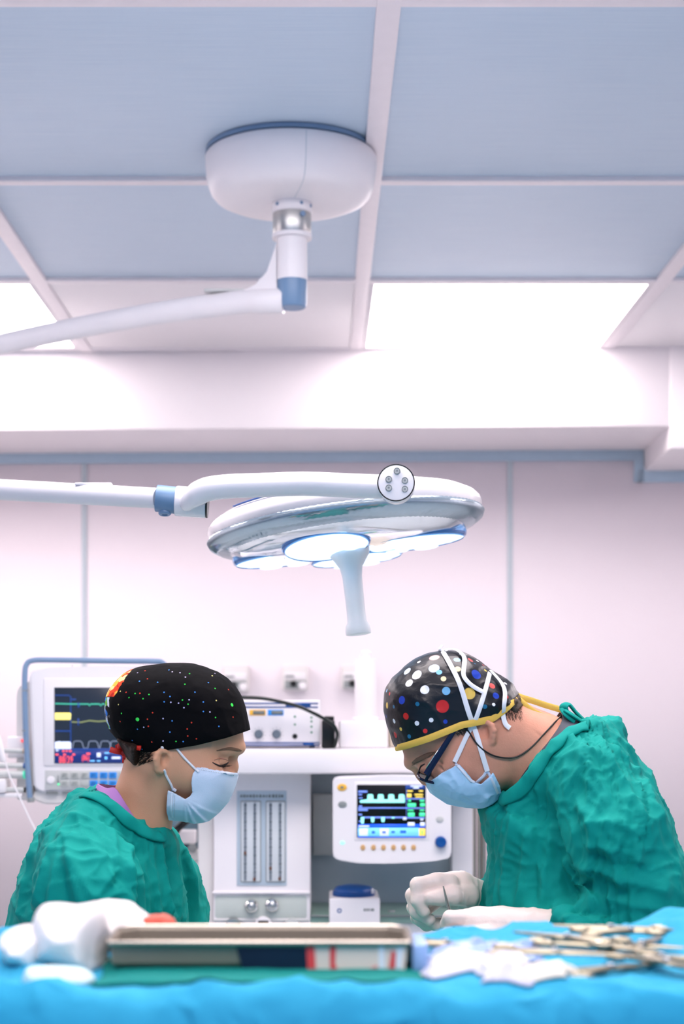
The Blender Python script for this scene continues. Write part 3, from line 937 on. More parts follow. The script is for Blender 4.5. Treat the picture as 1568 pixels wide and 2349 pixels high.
# ventilator display
Yv = 4.33
mb = MB()
pl = [(763, 1790), (772, 1783), (900, 1779), (1025, 1781), (1034, 1787), (1035, 1958), (1030, 1970), (1000, 1975), (940, 1979), (880, 1981), (820, 1980), (780, 1975), (767, 1970), (763, 1960)]
mb.prism([P(a_, b_, Yv) for a_, b_ in pl], (0, 1, 0), .06)
bmesh.ops.bevel(mb.bm, geom=list(mb.bm.edges), offset=.0035, segments=2, affect='EDGES')
vd = mb.build('ventilator_display', M['white'], am)
mb = MB(); pbox(mb, 812, 984, 1793, 1928, Yv, .01, .003, front=.002); mb.build('bezel', M['white_gloss'], vd)
mb = MB(); pbox(mb, 818, 976, 1800, 1921, Yv, .01, .001, front=.0035); vs_ = mb.build('screen', M['scr_black'], vd)
YS = Yv - .0045
vp = vd
def zx(a): return 740 + a * 320 / 1568.0
def zy(b_): return 1760 + b_ * 240 / 1176.0
def vblk(name, rects, m): return blk(name, [(zx(a), zy(b_), zx(c_), zy(d_)) for (a, b_, c_, d_) in rects], m, vp, Y=YS)
vblk('side_panel', [(930, 200, 1145, 245)], G['blue'])
vblk('screen_band', [(395, 640, 1150, 680)], G['royal'])
vblk('screen_band', [(395, 680, 1080, 775)], G['sky'])
vblk('screen_band', [(395, 775, 1150, 788)], G['royal'])
YS -= .0008
mb = MB()
pl = [(420, 398), (420, 372), (490, 362)]
for x in (500, 617, 735, 852):
    pl += [(x, 362), (x + 2, 312), (x + 12, 304), (x + 52, 304), (x + 64, 312), (x + 68, 362)]
pl += [(920, 398)]
mb.prism([P(zx(a), zy(b_), YS) for a, b_ in pl], (0, -1, 0), .0008); mb.build('pressure_trace', G['cyan'], vp, smooth=False)
vblk('grid_line', [(395, 452, 945, 464), (440, 556, 920, 572), (930, 350, 1145, 360), (930, 455, 1145, 466), (930, 562, 1145, 575), (938, 250, 942, 560)], G['lblue'])
mb = MB()
for (x0, w0, h) in ((425, 40, 70), (540, 40, 56), (655, 42, 52), (770, 40, 14)):
    mb.prism([P(zx(a), zy(b_), YS) for a, b_ in ((x0, 562), (x0 + w0, 562), (x0 + w0 - 6, 562 + h), (x0 + 6, 562 + h))], (0, -1, 0), .0008)
mb.build('flow_trace', G['cyan'], vp, smooth=False)
vblk('scale_print', [(398, 264, 500, 284), (400, 300, 440, 314), (405, 340, 445, 352), (415, 380, 445, 392), (405, 432, 440, 446), (398, 470, 505, 490), (400, 525, 440, 540), (405, 600, 445, 615)], G['lblue'])
vblk('reading', [(948, 260, 1010, 275), (945, 298, 995, 340), (1080, 260, 1125, 275), (1030, 300, 1125, 314), (1040, 328, 1125, 340)], G['gold'])
vblk('reading', [(960, 368, 990, 385), (955, 405, 1045, 445), (1090, 370, 1140, 385), (1095, 405, 1145, 440), (955, 478, 1020, 490), (958, 510, 1030, 555), (1090, 478, 1140, 490), (1085, 512, 1145, 550)], G['mint'])
vblk('reading', [(955, 620, 1030, 660), (900, 560, 940, 590), (1095, 580, 1130, 595), (1095, 620, 1145, 660), (985, 205, 1115, 218), (1015, 225, 1080, 240), (402, 655, 520, 670)], G['white'])
vblk('key_field', [(410, 690, 505, 770), (640, 690, 740, 770)], G['white'])
vblk('soft_key_print', [(550, 715, 585, 745), (665, 715, 710, 745), (770, 715, 810, 740), (870, 710, 935, 740)], G['royal'])
vblk('alarm_field', [(1080, 688, 1150, 772)], G['gold'])
vblk('alarm_field_mark', [(1105, 705, 1125, 755)], G['teal'])
def disc(name, px, py, rx, rz, m, Y, d=.003, par=None, lab=None):
    q = P(px, py, Y); s_ = Y / FP
    return MB().lathe(q, (0, -1, 0), [(0, rx * s_), (d * .7, rx * s_), (d, rx * s_ * .8)], 28, flat=rz / rx, up=(1, 0, 0)).build(name, m, par, label=lab)
M['orange'] = mat('orange label', (240, 184, 60), 0.4)
o = disc('alarm_silence_button', 784, 1806, 11, 8, M['orange'], Yv, .003, vd)
disc('button_mark', 784, 1806, 4, 3, M['print'], Yv - .0028, .001, vd)
disc('oval_button', 785, 1845, 10, 7, M['grey'], Yv, .003, vd)
disc('oval_button', 1008, 1879, 9, 7, M['lgrey'], Yv, .003, vd)
disc('power_light', 785, 1933, 5, 4, G['cyan'], Yv, .002, vd)
q = P(1010, 1931, Yv)
MB().lathe(q, (0, -1, 0), [(0, .0155), (.014, .0152), (.018, .013), (.0185, .009), (.017, .004)], 36).build('rotary_knob', M['blue'], vd, label='blue rotary knob')
for px in (832, 856, 879, 902, 925, 948):
    disc('menu_key', px, 1944, 5.5, 6.5, M['tan'], Yv, .003, vd)
q0, q1 = P(900, 1870, 4.4), P(900, 1870, 4.79)
MB().cyl(q0, q1, .03, seg=24).build('display_arm', M['lgrey'], am)

# vaporiser style canister on the shelf
Yc = 4.42
vz = P(812, 2128, Yc)
cz0 = P(0, 2102, 4.5).z
cn = thing('canister', 'white box with a blue domed lid on the shelf under the ventilator screen', 'canister', (vz.x, Yc + .09, cz0))
mb = MB(); a, b = P(755, 2135, Yc), P(871, 2061, Yc)
mb.box(a.x, b.x, Yc + .082, Yc + .2, cz0, b.z, .006)
mb.box(a.x, b.x, Yc, Yc + .064, a.z, b.z, .006)
mb.box(a.x + .002, b.x - .002, Yc + .05, Yc + .1, cz0, b.z, .004)
mb.build('body', M['white'], cn)
q = P(812, 2064, Yc); q.y += .075
r_ = 47 * Yc / FP
MB().lathe(q - Vector((0, 0, .004)), (0, 0, 1), [(0, r_ * .98), (.006, r_), (.022, r_ * .99), (.027, r_ * .95), (.032, r_ * .82), (.036, r_ * .5), (.0375, r_ * .1)], 56).build('lid', M['blue'], cn, label='blue domed lid')
mb = MB()
for k in range(26):
    an = math.pi + math.pi * k / 25
    x, y = q.x + r_ * math.cos(an), q.y + r_ * math.sin(an)
    mb.cyl((x, y, q.z), (x, y, q.z + .016), .0022, seg=6)
mb.build('lid_rib', M['blue'], cn)
q2 = P(778, 2089, Yc); MB().torus(q2, (0, 1, 0), .005, .0016, 18, 6).build('round_mark', M['blue'], cn)
mb = MB()
for k, px in enumerate((834, 839, 844, 850, 854)): pbox(mb, px, px + 3.4, 2084, 2090, Yc, .001, front=.0005)
mb.build('label_print', M['print'], cn)
mb = MB(); q3 = P(855, 2048, Yc); mb.box(q3.x - .004, q3.x + .004, q.y - r_ * .55, q.y - r_ * .5, q3.z - .008, q3.z + .006); mb.build('lid_tag', M['white'], cn)

# ---------------- things on the machine's top slab
zt = P(0, 1719, 4.4).z
Yt = 4.5
def on_top(px): return (P(px, 1700, Yt).x, Yt + .1, zt)
st = thing('nerve_stimulator', 'white electronic unit with blue stripes and two grey knobs on the machine top', 'device', on_top(640))
mb = MB(); a, b = P(505, 1714, Yt), P(735, 1606, Yt)
mb.box(a.x, b.x, Yt, Yt + .22, zt + .006, b.z, .004); mb.build('body', M['white'], st)
mb = MB()
for y in (1613.5, 1622): pbox(mb, 506, 729, y - 1.6, y + 1.6, Yt, .001, front=.001)
for y in (1704, 1709.5): pbox(mb, 506, 732, y - 1.5, y + 1.5, Yt, .001, front=.001)
pbox(mb, 655, 712, 1612, 1620, Yt, .001, front=.0012); pbox(mb, 695, 720, 1703, 1710, Yt, .001, front=.0012)
mb.build('stripe', M['blue'], st, label='blue stripes')
for (x0, x1, m1) in ((572, 609, M['orange']), (614, 650, M['btn_blue'])):
    mb = MB(); pbox(mb, x0, x1, 1628, 1641, Yt, .001, .0004, front=.0015); lb = mb.build('label', m1, st)
    mb = MB(); pbox(mb, x0 + 8, x1 - 2, 1630, 1639, Yt, .001, front=.0019); mb.build('label_print', M['print'], lb)
for px in (593, 634):
    q = P(px, 1684, Yt)
    MB().lathe(q, (0, -1, 0), [(0, .0125), (.001, .011), (.014, .0105), (.016, .009)], 28).build('knob', mat('grey knob', (100, 112, 124), .4), st)
    mb = MB()
    for k in range(9):
        an = math.pi * (k / 8 * 1.5 - .25)
        d = Vector((math.cos(an), 0, math.sin(an)))
        mb.tube([q + d * .016 + Vector((0, -.0005, 0)), q + d * .019 + Vector((0, -.0005, 0))], .0006, 6)
    mb.build('dial_mark', M['print'], st)
q = P(676, 1689, Yt); MB().lathe(q, (0, -1, 0), [(0, .007), (.003, .007), (.004, .005), (.002, .003)], 20).build('socket', M['dark'], st)
for (px, py) in ((676, 1644), (676, 1662), (714, 1646), (714, 1655), (714, 1667), (714, 1680)):
    q = P(px, py, Yt); MB().lathe(q, (0, -1, 0), [(0, .003), (.0015, .0024), (.002, .0008)], 12).build('indicator_light', mat('green lamp', (40, 130, 84), .3), st)
mb = MB()
for x in (P(540, 0, Yt).x, P(715, 0, Yt).x):
    for y in (Yt + .03, Yt + .19): mb.cyl((x, y, zt), (x, y, zt + .008), .008, seg=14)
mb.build('feet', M['dark'], st)
# black holder and cable
hd_ = thing('probe_holder', 'black upright holder beside the striped unit on the machine top', 'holder', on_top(757))
mb = MB(); a, b = P(737, 1716, Yt - .02), P(768, 1652, Yt - .02)
mb.box(a.x, b.x, Yt - .02, Yt + .05, zt, b.z, .005); mb.build('case', M['dark'], hd_)
mb = MB(); pbox(mb, 743, 766, 1643, 1655, Yt - .01, .05, .003); mb.build('holder_top', M['dark'], hd_)
cab = [P(470, 1604, 4.44), P(515, 1601, 4.44), P(553, 1600, 4.44), P(600, 1602, 4.44), P(640, 1609, 4.44), P(680, 1619, 4.44), P(715, 1634, 4.44), P(745, 1650, 4.45), P(765, 1664, 4.45), P(773, 1682, 4.45), P(771, 1700, 4.46), P(766, 1714, 4.47)]
tag(MB().tube(spline([tuple(p) for p in cab], 8), .0048, 12).build('cable', mat('black green cable', (12, 26, 22), .35), origin=cab[5]), 'black cable arching from behind the black cap over the striped unit', 'cable')
# white box, column and a beige box
wb = MB(); a, b = P(778, 1716, Yt), P(889, 1655, Yt)
wb.box(a.x, b.x, Yt, Yt + .2, zt, b.z, .007)
tag(wb.build('white_box', M['white']), 'plain white box on the machine top under the white column', 'box')
q = P(838, 1656, Yt + .08)
ws = thing('white_column', 'tall white column standing on the white box behind the polka dot cap', 'column', (q.x, q.y, b.z))
r_ = 25 * (Yt + .08) / FP
zz = P(0, 1512, Yt + .08).z
MB().lathe((q.x, q.y, b.z), (0, 0, 1), [(0, r_ * 1.25), (.008, r_ * 1.25), (.012, r_), (zz - b.z - .004, r_), (zz - b.z, r_ * .95)], 40).build('shaft', M['white'], ws)
MB().lathe((q.x, q.y, zz), (0, 0, 1), [(0, r_ * .5), (.02, r_ * .5), (.024, r_ * .3)], 24).build('cap', M['white'], ws)
bb = MB(); a, b = P(893, 1712, Yt + .12), P(960, 1592, Yt + .12)
bb.box(a.x, b.x, Yt + .12, Yt + .25, zt, b.z, .006)
tag(bb.build('beige_box', mat('beige card', (226, 214, 196), .6)), 'beige box on the machine top behind the polka dot cap', 'box')

# ---------------- gas outlets on the wall
YW = YB - .07
for i, (x0, x1, y0, y1, lab) in enumerate(((510, 570, 1526, 1588, 'grey wall gas outlet half hidden by the black cap'), (647, 706, 1525, 1584, 'grey wall gas outlet in clear view over the striped unit'), (782, 841, 1525, 1582, 'grey wall gas outlet half hidden by the white column'))):
    a, b = P(x0, y1, YW), P(x1, y0, YW)
    t = thing('gas_outlet', lab, 'gas outlet', ((a.x + b.x) / 2, YB - .02, a.z))
    yb_ = YB + .03 - (a.x) * math.tan(-BROT) if False else YB + .12
    mb = MB().box(a.x, b.x, YW, yb_, a.z, b.z, .012); mb.build('body', M['offwhite'], t)
    mb = MB(); pbox(mb, x0 + 5, x1 - 5, y0 + 18, y0 + 33, YW, .01, .003, front=.004); lb = mb.build('label', M['white'], t)
    mb = MB()
    for k in range(5): pbox(mb, x0 + 7 + k * 4.2, x0 + 10.5 + k * 4.2, y0 + 23, y0 + 29, YW, .001, front=.005)
    mb.build('label_print', M['grey'], lb)
    mb = MB(); pbox(mb, x0 + 6, x1 - 6, y0 + 36, y1 - 4, YW, .01, .003, front=.003); sk = mb.build('socket', M['grey'], t)
    q = P((x0 + x1) / 2 - 4, (y0 + 36 + y1 - 4) / 2 - 2, YW)
    mb = MB().lathe(q, (0, -1, 0), [(0, .016), (.008, .016), (.010, .012), (.004, .008)], 24); mb.build('socket_ring', M['dark'], sk)
    mb = MB().lathe(q + Vector((.045, 0, -.01)), (0, -1, 0), [(0, .02), (.012, .016), (.014, .008)], 20); mb.build('release_button', M['white'], sk)

# ---------------- small cabinet with cables behind the woman
t = thing('suction_unit', 'grey cabinet with a white box and black hoses behind the woman in the black cap', 'device', (P(430, 1900, 5.1).x, 5.2, 0))
mb = MB(); a, b = P(380, 2100, 5.1), P(466, 1880, 5.1)
mb.box(a.x, b.x, 5.1, 5.35, .0, b.z, .004); mb.build('cabinet', mat('slate panel', (92, 122, 136), .45), t)
mb = MB(); pbox(mb, 380, 448, 1906, 1936, 5.03, .08, .004); mb.build('white_case', M['white'], t)
mb = MB(); pbox(mb, 400, 468, 1953, 1975, 5.01, .1, .003); mb.build('steel_tray', M['lgrey'], t)
mb = MB(); pbox(mb, 400, 468, 1976, 1993, 5.02, .1, .003); mb.build('drawer', M['white'], t)
mb = MB(); pbox(mb, 452, 466, 1995, 2000, 5.01, .02, .001); mb.build('drawer_handle', M['grey'], t)
q = P(441, 1946, 5.01); MB().lathe(q, (0, -1, 0), [(0, .014), (.01, .013), (.012, .009)], 24).build('dial', M['grey'], t)
for dx in (0, 12):
    pts = [P(390 + dx, 1915, 4.995), P(402 + dx, 1900, 4.995), P(415 + dx, 1888, 4.995), P(430 + dx, 1872, 5.01), P(438 + dx, 1855, 5.06)]
    MB().tube(spline([tuple(p) for p in pts], 6), .006, 12).build('hose', M['dark'], t)
# ================================================================ people
YP = 2.64
SP = YP / FP                       # metres per photograph pixel at the people's distance
def W3(px, py, dy=0.0):
    """body point: where the near side shows (px, py); dy > 0 gives its mirror image on the far side"""
    p = P(px, py, YP - abs(dy)); return (p.x, YP + dy, p.z)
def F3(px, py, dy=0.0): return tuple(P(px, py, YP + dy))
def X2(px): return (px - HX) * SP
def Z2(py): return CZ + (HY - py) * SP
def poly(pts, n=0):
    q = [(X2(a), Z2(b)) for a, b in pts]
    return spline(q, n, closed=True) if n else q

def cloth_mat(name, rgb, rgb2, bump=.0011):
    """woven cotton: slightly uneven dye, small creases"""
    m = mat(name, rgb, 0.8, vary=0, spec=0.2)
    nt = m.node_tree; b = nt.nodes['Principled BSDF']
    tc = nt.nodes.new('ShaderNodeTexCoord')
    n = nt.nodes.new('ShaderNodeTexNoise'); n.inputs['Scale'].default_value = 9; n.inputs['Detail'].default_value = 5
    mx = nt.nodes.new('ShaderNodeMix'); mx.data_type = 'RGBA'
    mx.inputs['A'].default_value = lin(rgb); mx.inputs['B'].default_value = lin(rgb2)
    nt.links.new(tc.outputs['Object'], n.inputs['Vector'])
    nt.links.new(n.outputs['Fac'], mx.inputs['Factor']); nt.links.new(mx.outputs['Result'], b.inputs['Base Color'])
    # creases: ridged noise, warped
    w_ = nt.nodes.new('ShaderNodeTexNoise'); w_.inputs['Scale'].default_value = 7; w_.inputs['Detail'].default_value = 2
    ad = nt.nodes.new('ShaderNodeMix'); ad.data_type = 'VECTOR'; ad.inputs['Factor'].default_value = .18
    nt.links.new(tc.outputs['Object'], w_.inputs['Vector'])
    nt.links.new(tc.outputs['Object'], ad.inputs['A']); nt.links.new(w_.outputs['Color'], ad.inputs['B'])
    f = nt.nodes.new('ShaderNodeTexNoise'); f.inputs['Scale'].default_value = 34; f.inputs['Detail'].default_value = 3
    f.noise_type = 'RIDGED_MULTIFRACTAL'
    nt.links.new(ad.outputs['Result'], f.inputs['Vector'])
    f2 = nt.nodes.new('ShaderNodeTexNoise'); f2.inputs['Scale'].default_value = 900
    nt.links.new(tc.outputs['Object'], f2.inputs['Vector'])
    bp = nt.nodes.new('ShaderNodeBump'); bp.inputs['Distance'].default_value = bump * .75
    nt.links.new(f.outputs['Fac'], bp.inputs['Height'])
    bp2 = nt.nodes.new('ShaderNodeBump'); bp2.inputs['Distance'].default_value = .0002
    nt.links.new(f2.outputs['Fac'], bp2.inputs['Height']); nt.links.new(bp.outputs['Normal'], bp2.inputs['Normal'])
    nt.links.new(bp2.outputs['Normal'], b.inputs['Normal'])
    return m
M['gown'] = cloth_mat('teal surgical cotton', (0, 136, 126), (4, 154, 142), bump=.0045)
M['skin_w'] = mat('warm skin', (216, 160, 126), 0.48, sss=0.12, bump=.0002, bscale=500, vary=0.05, vscale=30, spec=.35)
M['skin_m'] = mat('ruddy skin', (214, 150, 124), 0.5, sss=0.12, bump=.0004, bscale=350, vary=0.11, vscale=60, spec=.35)
def hair_mat(name, rgb, sc):
    m = mat(name, rgb, .5, vary=0, spec=.3)
    nt = m.node_tree; b = nt.nodes['Principled BSDF']
    tc = nt.nodes.new('ShaderNodeTexCoord'); mp = nt.nodes.new('ShaderNodeMapping'); mp.inputs['Scale'].default_value = sc
    n = nt.nodes.new('ShaderNodeTexNoise'); n.inputs['Scale'].default_value = 1; n.inputs['Detail'].default_value = 2
    nt.links.new(tc.outputs['Object'], mp.inputs['Vector']); nt.links.new(mp.outputs['Vector'], n.inputs['Vector'])
    bp = nt.nodes.new('ShaderNodeBump'); bp.inputs['Distance'].default_value = .0015
    nt.links.new(n.outputs['Fac'], bp.inputs['Height']); nt.links.new(bp.outputs['Normal'], b.inputs['Normal'])
    mx = nt.nodes.new('ShaderNodeMix'); mx.data_type = 'RGBA'; c = lin(rgb)
    mx.inputs['A'].default_value = tuple(v * .5 for v in c[:3]) + (1,); mx.inputs['B'].default_value = tuple(v * 1.7 for v in c[:3]) + (1,)
    nt.links.new(n.outputs['Fac'], mx.inputs['Factor']); nt.links.new(mx.outputs['Result'], b.inputs['Base Color'])
    return m
M['hair_w'] = hair_mat('dark brown hair', (40, 26, 20), (120, 700, 700))
M['hair_m'] = hair_mat('grey brown hair', (84, 70, 60), (500, 500, 150))
M['white_cloth'] = mat('white tape', (240, 240, 246), 0.6, bump=.0002, bscale=800)
M['scrub_purple'] = mat('purple cotton', (186, 128, 196), 0.7, bump=.0002, bscale=800)
M['shoe'] = mat('white clog', (220, 222, 222), 0.4)
M['trouser'] = cloth_mat('green trouser cotton', (20, 130, 116), (30, 140, 126))
M['eye'] = mat('eyeball', (226, 220, 214), 0.15, vary=0.02)
M['iris'] = mat('brown iris', (52, 34, 24), 0.2)
M['lash'] = mat('lashes', (36, 24, 20), 0.6)
M['brow'] = mat('eyebrow hair', (120, 88, 66), 0.7, bump=.0006, bscale=700)

def ridge(x, y, z, f, p=2.0):
    return (1 - np.abs(2 * noise3(x * f, y * f, z * f) - 1)) ** p

def eye_parts(par, c, r, fwd, up, lash_len=.006):
    """eyeball with iris, upper lash; c world, fwd/up unit vectors"""
    c = Vector(c); fwd = Vector(fwd).normalized(); up = Vector(up).normalized()
    e = MB().lathe(c - fwd * r, fwd, [(r - r * math.cos(a), r * math.sin(a) + 1e-5) for a in [math.pi * k / 16 for k in range(17)]], 24).build('eye', M['eye'], par)
    d = (fwd * .82 - up * .57).normalized()
    MB().lathe(c + d * (r * .86), d, [(0, r * .52), (r * .1, r * .44), (r * .155, r * .2), (r * .16, r * .02)], 20).build('iris', M['iris'], e)
    return e

# ---------------------------------------------------------------- woman, left
woman = thing('person', 'person in black dotted cap and white mask, teal gown, standing at the left looking down', 'person', (X2(250), YP, 0))
hd_poly = [(557, 1680), (557, 1700), (552, 1716), (541, 1736), (532, 1752), (527, 1770), (522, 1792), (512, 1814), (502, 1834), (488, 1854), (470, 1868), (450, 1872), (428, 1866), (405, 1850), (385, 1828), (360, 1805), (335, 1795), (318, 1770), (306, 1742), (290, 1712), (266, 1680), (254, 1640), (262, 1590), (300, 1550), (360, 1534), (425, 1532), (480, 1545), (520, 1580), (547, 1630)]
F = Field(axis((X2(-40), X2(225), .012), (X2(225), X2(575), .0021), (X2(575), X2(640), .012)),
          axis((YP - .36, YP - .09, .009), (YP - .09, YP + .09, .0024), (YP + .09, YP + .36, .009)),
          axis((0.0, Z2(1930), .014), (Z2(1930), Z2(1520), .0021)))
F.inflate(poly(hd_poly, 4), .071, .062, yc=YP)
# jaw narrows below the cheek
for s in (-1, 1):
    F.ell(W3(470, 1868, s * .075), (.075, .030, .050), .5, k=.03, op='cut')
    F.ell(W3(566, 1775, s * .066), (.040, .030, .085), -.15, k=.03, op='cut')
    F.ell(W3(558, 1640, s * .088), (.05, .035, .06), 0, k=.03, op='cut')
    F.ell(W3(462, 1780, s * .046), (.034, .022, .026), .3, k=.02)
    F.ell(W3(525, 1746, s * .033), (.017, .017, .012), -.2, k=.014, op='cut')
    # eyelids
    F.ell(W3(503, 1747, s * .031), (.0142, .0135, .0135), 0, k=.006)
    F.cone(W3(548, 1716, s * .008), W3(518, 1722, s * .040), .009, .007, k=.012)
# nose
F.chain([W3(534, 1742), W3(535, 1758), W3(533, 1772)], [.0065, .0070, .0075], k=.008)
for s in (-1, 1): F.ell(W3(526, 1777, s * .009), (.007, .006, .006), 0, k=.006)
# lips, chin
F.ell(W3(509, 1812), (.010, .022, .006), -.2, k=.006)
F.ell(W3(504, 1824), (.010, .020, .006), -.3, k=.006)
F.ell(W3(472, 1858), (.015, .020, .012), 0, k=.016)
# neck and shoulders
F.chain([W3(346, 1765), W3(334, 1830), W3(312, 1905), W3(290, 1985)], [.046, .0455, .052, .07], k=.02)
F.cone(W3(325, 1825, 0), W3(280, 1860, 0), .036, .022, k=.02)
for s in (-1, 1):
    F.cone(W3(366, 1770, s * .052), W3(352, 1905, s * .018), .016, .012, k=.025)
F.cone(W3(250, 2000, -.07), W3(250, 2000, .07), .040, .040, k=.03)
F.inflate(poly([(235, 1890), (160, 1950), (125, 2040), (110, 2200), (120, 2330), (110, 2500), (350, 2500), (345, 2330), (355, 2180), (345, 2060), (330, 1960), (300, 1900)]), .125, .11, yc=YP, k=.03)
for s in (-1, 1):
    F.chain([W3(205, 1965, s * .125), W3(228, 2200, s * .17), W3(420, 2292, s * .12)], [.036, .034, .024], k=.03)
    F.chain([(X2(240), YP + s * .07, .86), (X2(243), YP + s * .075, .5), (X2(236), YP + s * .08, .1)], [.07, .055, .038], k=.03)
    F.ell((X2(310), YP + s * .085, .045), (.10, .036, .036), 0, k=.02)
# ear (camera side and the other)
def ear(F, c, sc, ud, vd, s, k=.004, dl=.0):
    """c the ear's middle in px; ud, vd the picture directions towards the face and the crown; s the side"""
    def E(u, v, dy):
        return W3(c[0] + (u * ud[0] + v * vd[0]) * sc, c[1] + (u * ud[1] + v * vd[1]) * sc, s * (dy + dl))
    rim = [E(8, 6, .070), E(10, 18, .071), E(3, 28, .073), E(-9, 28, .076), E(-17, 17, .080), E(-17, 2, .082), E(-11, -12, .080), E(-4, -23, .076), E(4, -25, .073), E(7, -16, .071)]
    F.chain(rim, [.0036, .0038, .0038, .0038, .0040, .0040, .0040, .0052, .0050, .0040], k=k)
    anti = [E(-2, 18, .073), E(-8, 8, .077), E(-8, -4, .078), E(-2, -13, .076)]
    F.chain(anti, [.003, .0036, .0036, .003], k=k)
    F.chain([E(-9, 10, .066), E(-6, -10, .067)], [.012, .010], k=k)
    F.cone(E(9, 0, .070), E(8, -7, .071), .0045, .004, k=k)
for s in (-1, 1): ear(F, (370, 1747), .84, (.97, .24), (.24, -.97), s, dl=.001)
F.ell(W3(377, 1743, -.075), (.007, .006, .010), 0, k=.004, op='cut')
# the parting of the lids
F.chain([W3(490, 1754, -.046), W3(506, 1757, -.0448), W3(521, 1752, -.040)], [.0009, .0014, .0010], k=.002, op='cut')
FB = F
me = F.mesh('body'); print('woman body', len(me.polygons))
wbody = link_mesh('body', me, M['skin_w'], woman)
# eye details: lash line, iris, brow
def surf_strip(name, bvh, pts, widths, m, par, th=.0008, lift=.0004, n=6):
    """a thin strip lying on a surface, given by picture points"""
    sp = spline([(a, b) for a, b in pts], n)
    P3, N3 = [], []
    for (a, b) in sp:
        p, nn = hit(bvh, a, b, lift); P3.append(p); N3.append(tuple(nn))
    k = len(sp)
    ws = [float(np.interp(i / (k - 1), np.linspace(0, 1, len(widths)), widths)) for i in range(k)]
    mb = MB()
    mb.tube(P3, ws, 8, flat=th / max(ws), up=N3)
    return mb.build(name, m, par)
wb_bvh = bvh_of([wbody])
surf_strip('eyelash', wb_bvh, [(487, 1749), (496, 1754), (506, 1757), (516, 1754), (523, 1749)], [.0007, .0013, .0018, .0018, .0009], M['lash'], wbody, th=.0016)
mb = MB()
for i in range(9):
    t = i / 8
    p, nn = hit(wb_bvh, 497 + 24 * t, 1755 + 2 * math.sin(math.pi * t), .0)
    mb.tube([p, p + Vector((.003, -.003, -.001)), p + Vector((.006 + .002 * t, -.0045, -.001))], [.0005, .0004, .0002], 5)
mb.build('lash_hair', M['lash'], wbody)
surf_strip('iris', wb_bvh, [(508, 1755), (512, 1758), (516, 1757)], [.001, .0024, .0012], M['iris'], wbody, th=.0012)
surf_strip('eyebrow', wb_bvh, [(496, 1722), (512, 1719), (528, 1717.5), (544, 1720), (553, 1722)], [.0006, .0018, .0026, .0026, .0012], M['brow'], wbody, th=.0012)
surf_strip('eyelid_crease', wb_bvh, [(491, 1744), (502, 1740), (514, 1741), (522, 1745)], [.0004, .0008, .0008, .0004], mat('lid crease', (176, 120, 98), .6), wbody, th=.0006)
# hair at the nape
F = Field(axis((X2(270), X2(350), .002)), axis((YP - .085, YP + .085, .0025)), axis((Z2(1790), Z2(1690), .002)))
F.inflate(poly([(272, 1690), (338, 1690), (346, 1712), (340, 1735), (330, 1752), (318, 1760), (304, 1752), (294, 1738), (282, 1715)], 3), .0735, .028, yc=YP)
F.add_noise(lambda x, y, z: .0012 * np.sin(noise3(x * 60, y * 50, z * 14) * 14))
link_mesh('hair', F.mesh('hair'), M['hair_w'], woman)
mb = MB(); rnd = random.Random(5)
for i in range(150):
    a = rnd.uniform(322, 352); b_ = rnd.uniform(1718, 1752) - (a - 322) * .25
    p, nn = hit(wb_bvh, a, b_, .0006); q, nn = hit(wb_bvh, a - rnd.uniform(6, 14), b_ + rnd.uniform(2, 9), .0008)
    mb.tube([p, p.lerp(q, .5) + Vector((0, -.0008, 0)), q], [.00022, .0004, .0003], 4)
mb.build('loose_hair', M['hair_w'], woman)

# ---- cap
cap_poly = [(426, 1522), (462, 1528), (511, 1549), (542, 1579), (559, 1614), (567, 1650), (571, 1678), (570, 1720), (520, 1760), (420, 1770), (340, 1755), (300, 1722), (278, 1705), (254, 1674), (243, 1637), (245, 1598), (268, 1561), (305, 1535), (365, 1524)]
band = [(230, 1660), (270, 1694), (300, 1713), (327, 1722), (351, 1723), (404, 1716), (462, 1706), (523, 1691), (575, 1674)]
bx_, bz_ = np.array([X2(a) for a, b in band]), np.array([Z2(b) for a, b in band])
CW, CR = .083, .070
F = Field(axis((X2(230), X2(582), .002)), axis((YP - .095, YP + .095, .0024)), axis((Z2(1730), Z2(1512), .002)))
F.inflate(poly(cap_poly, 4), CW, CR, yc=YP)
def capw(x, y, z):
    a = np.clip((Z2(1600) - z) / .06, 0, 1)
    return -.0016 * (ridge(x + .3 * z, y, z * .5, 26, 3) * (.4 + a)) - .0009 * ridge(x, y + 3, z, 55, 2)
F.add_noise(capw, .012)
F.below(lambda X, Y: np.interp(X, bx_, bz_))
wcap = link_mesh('cap', F.mesh('cap'), None, woman)

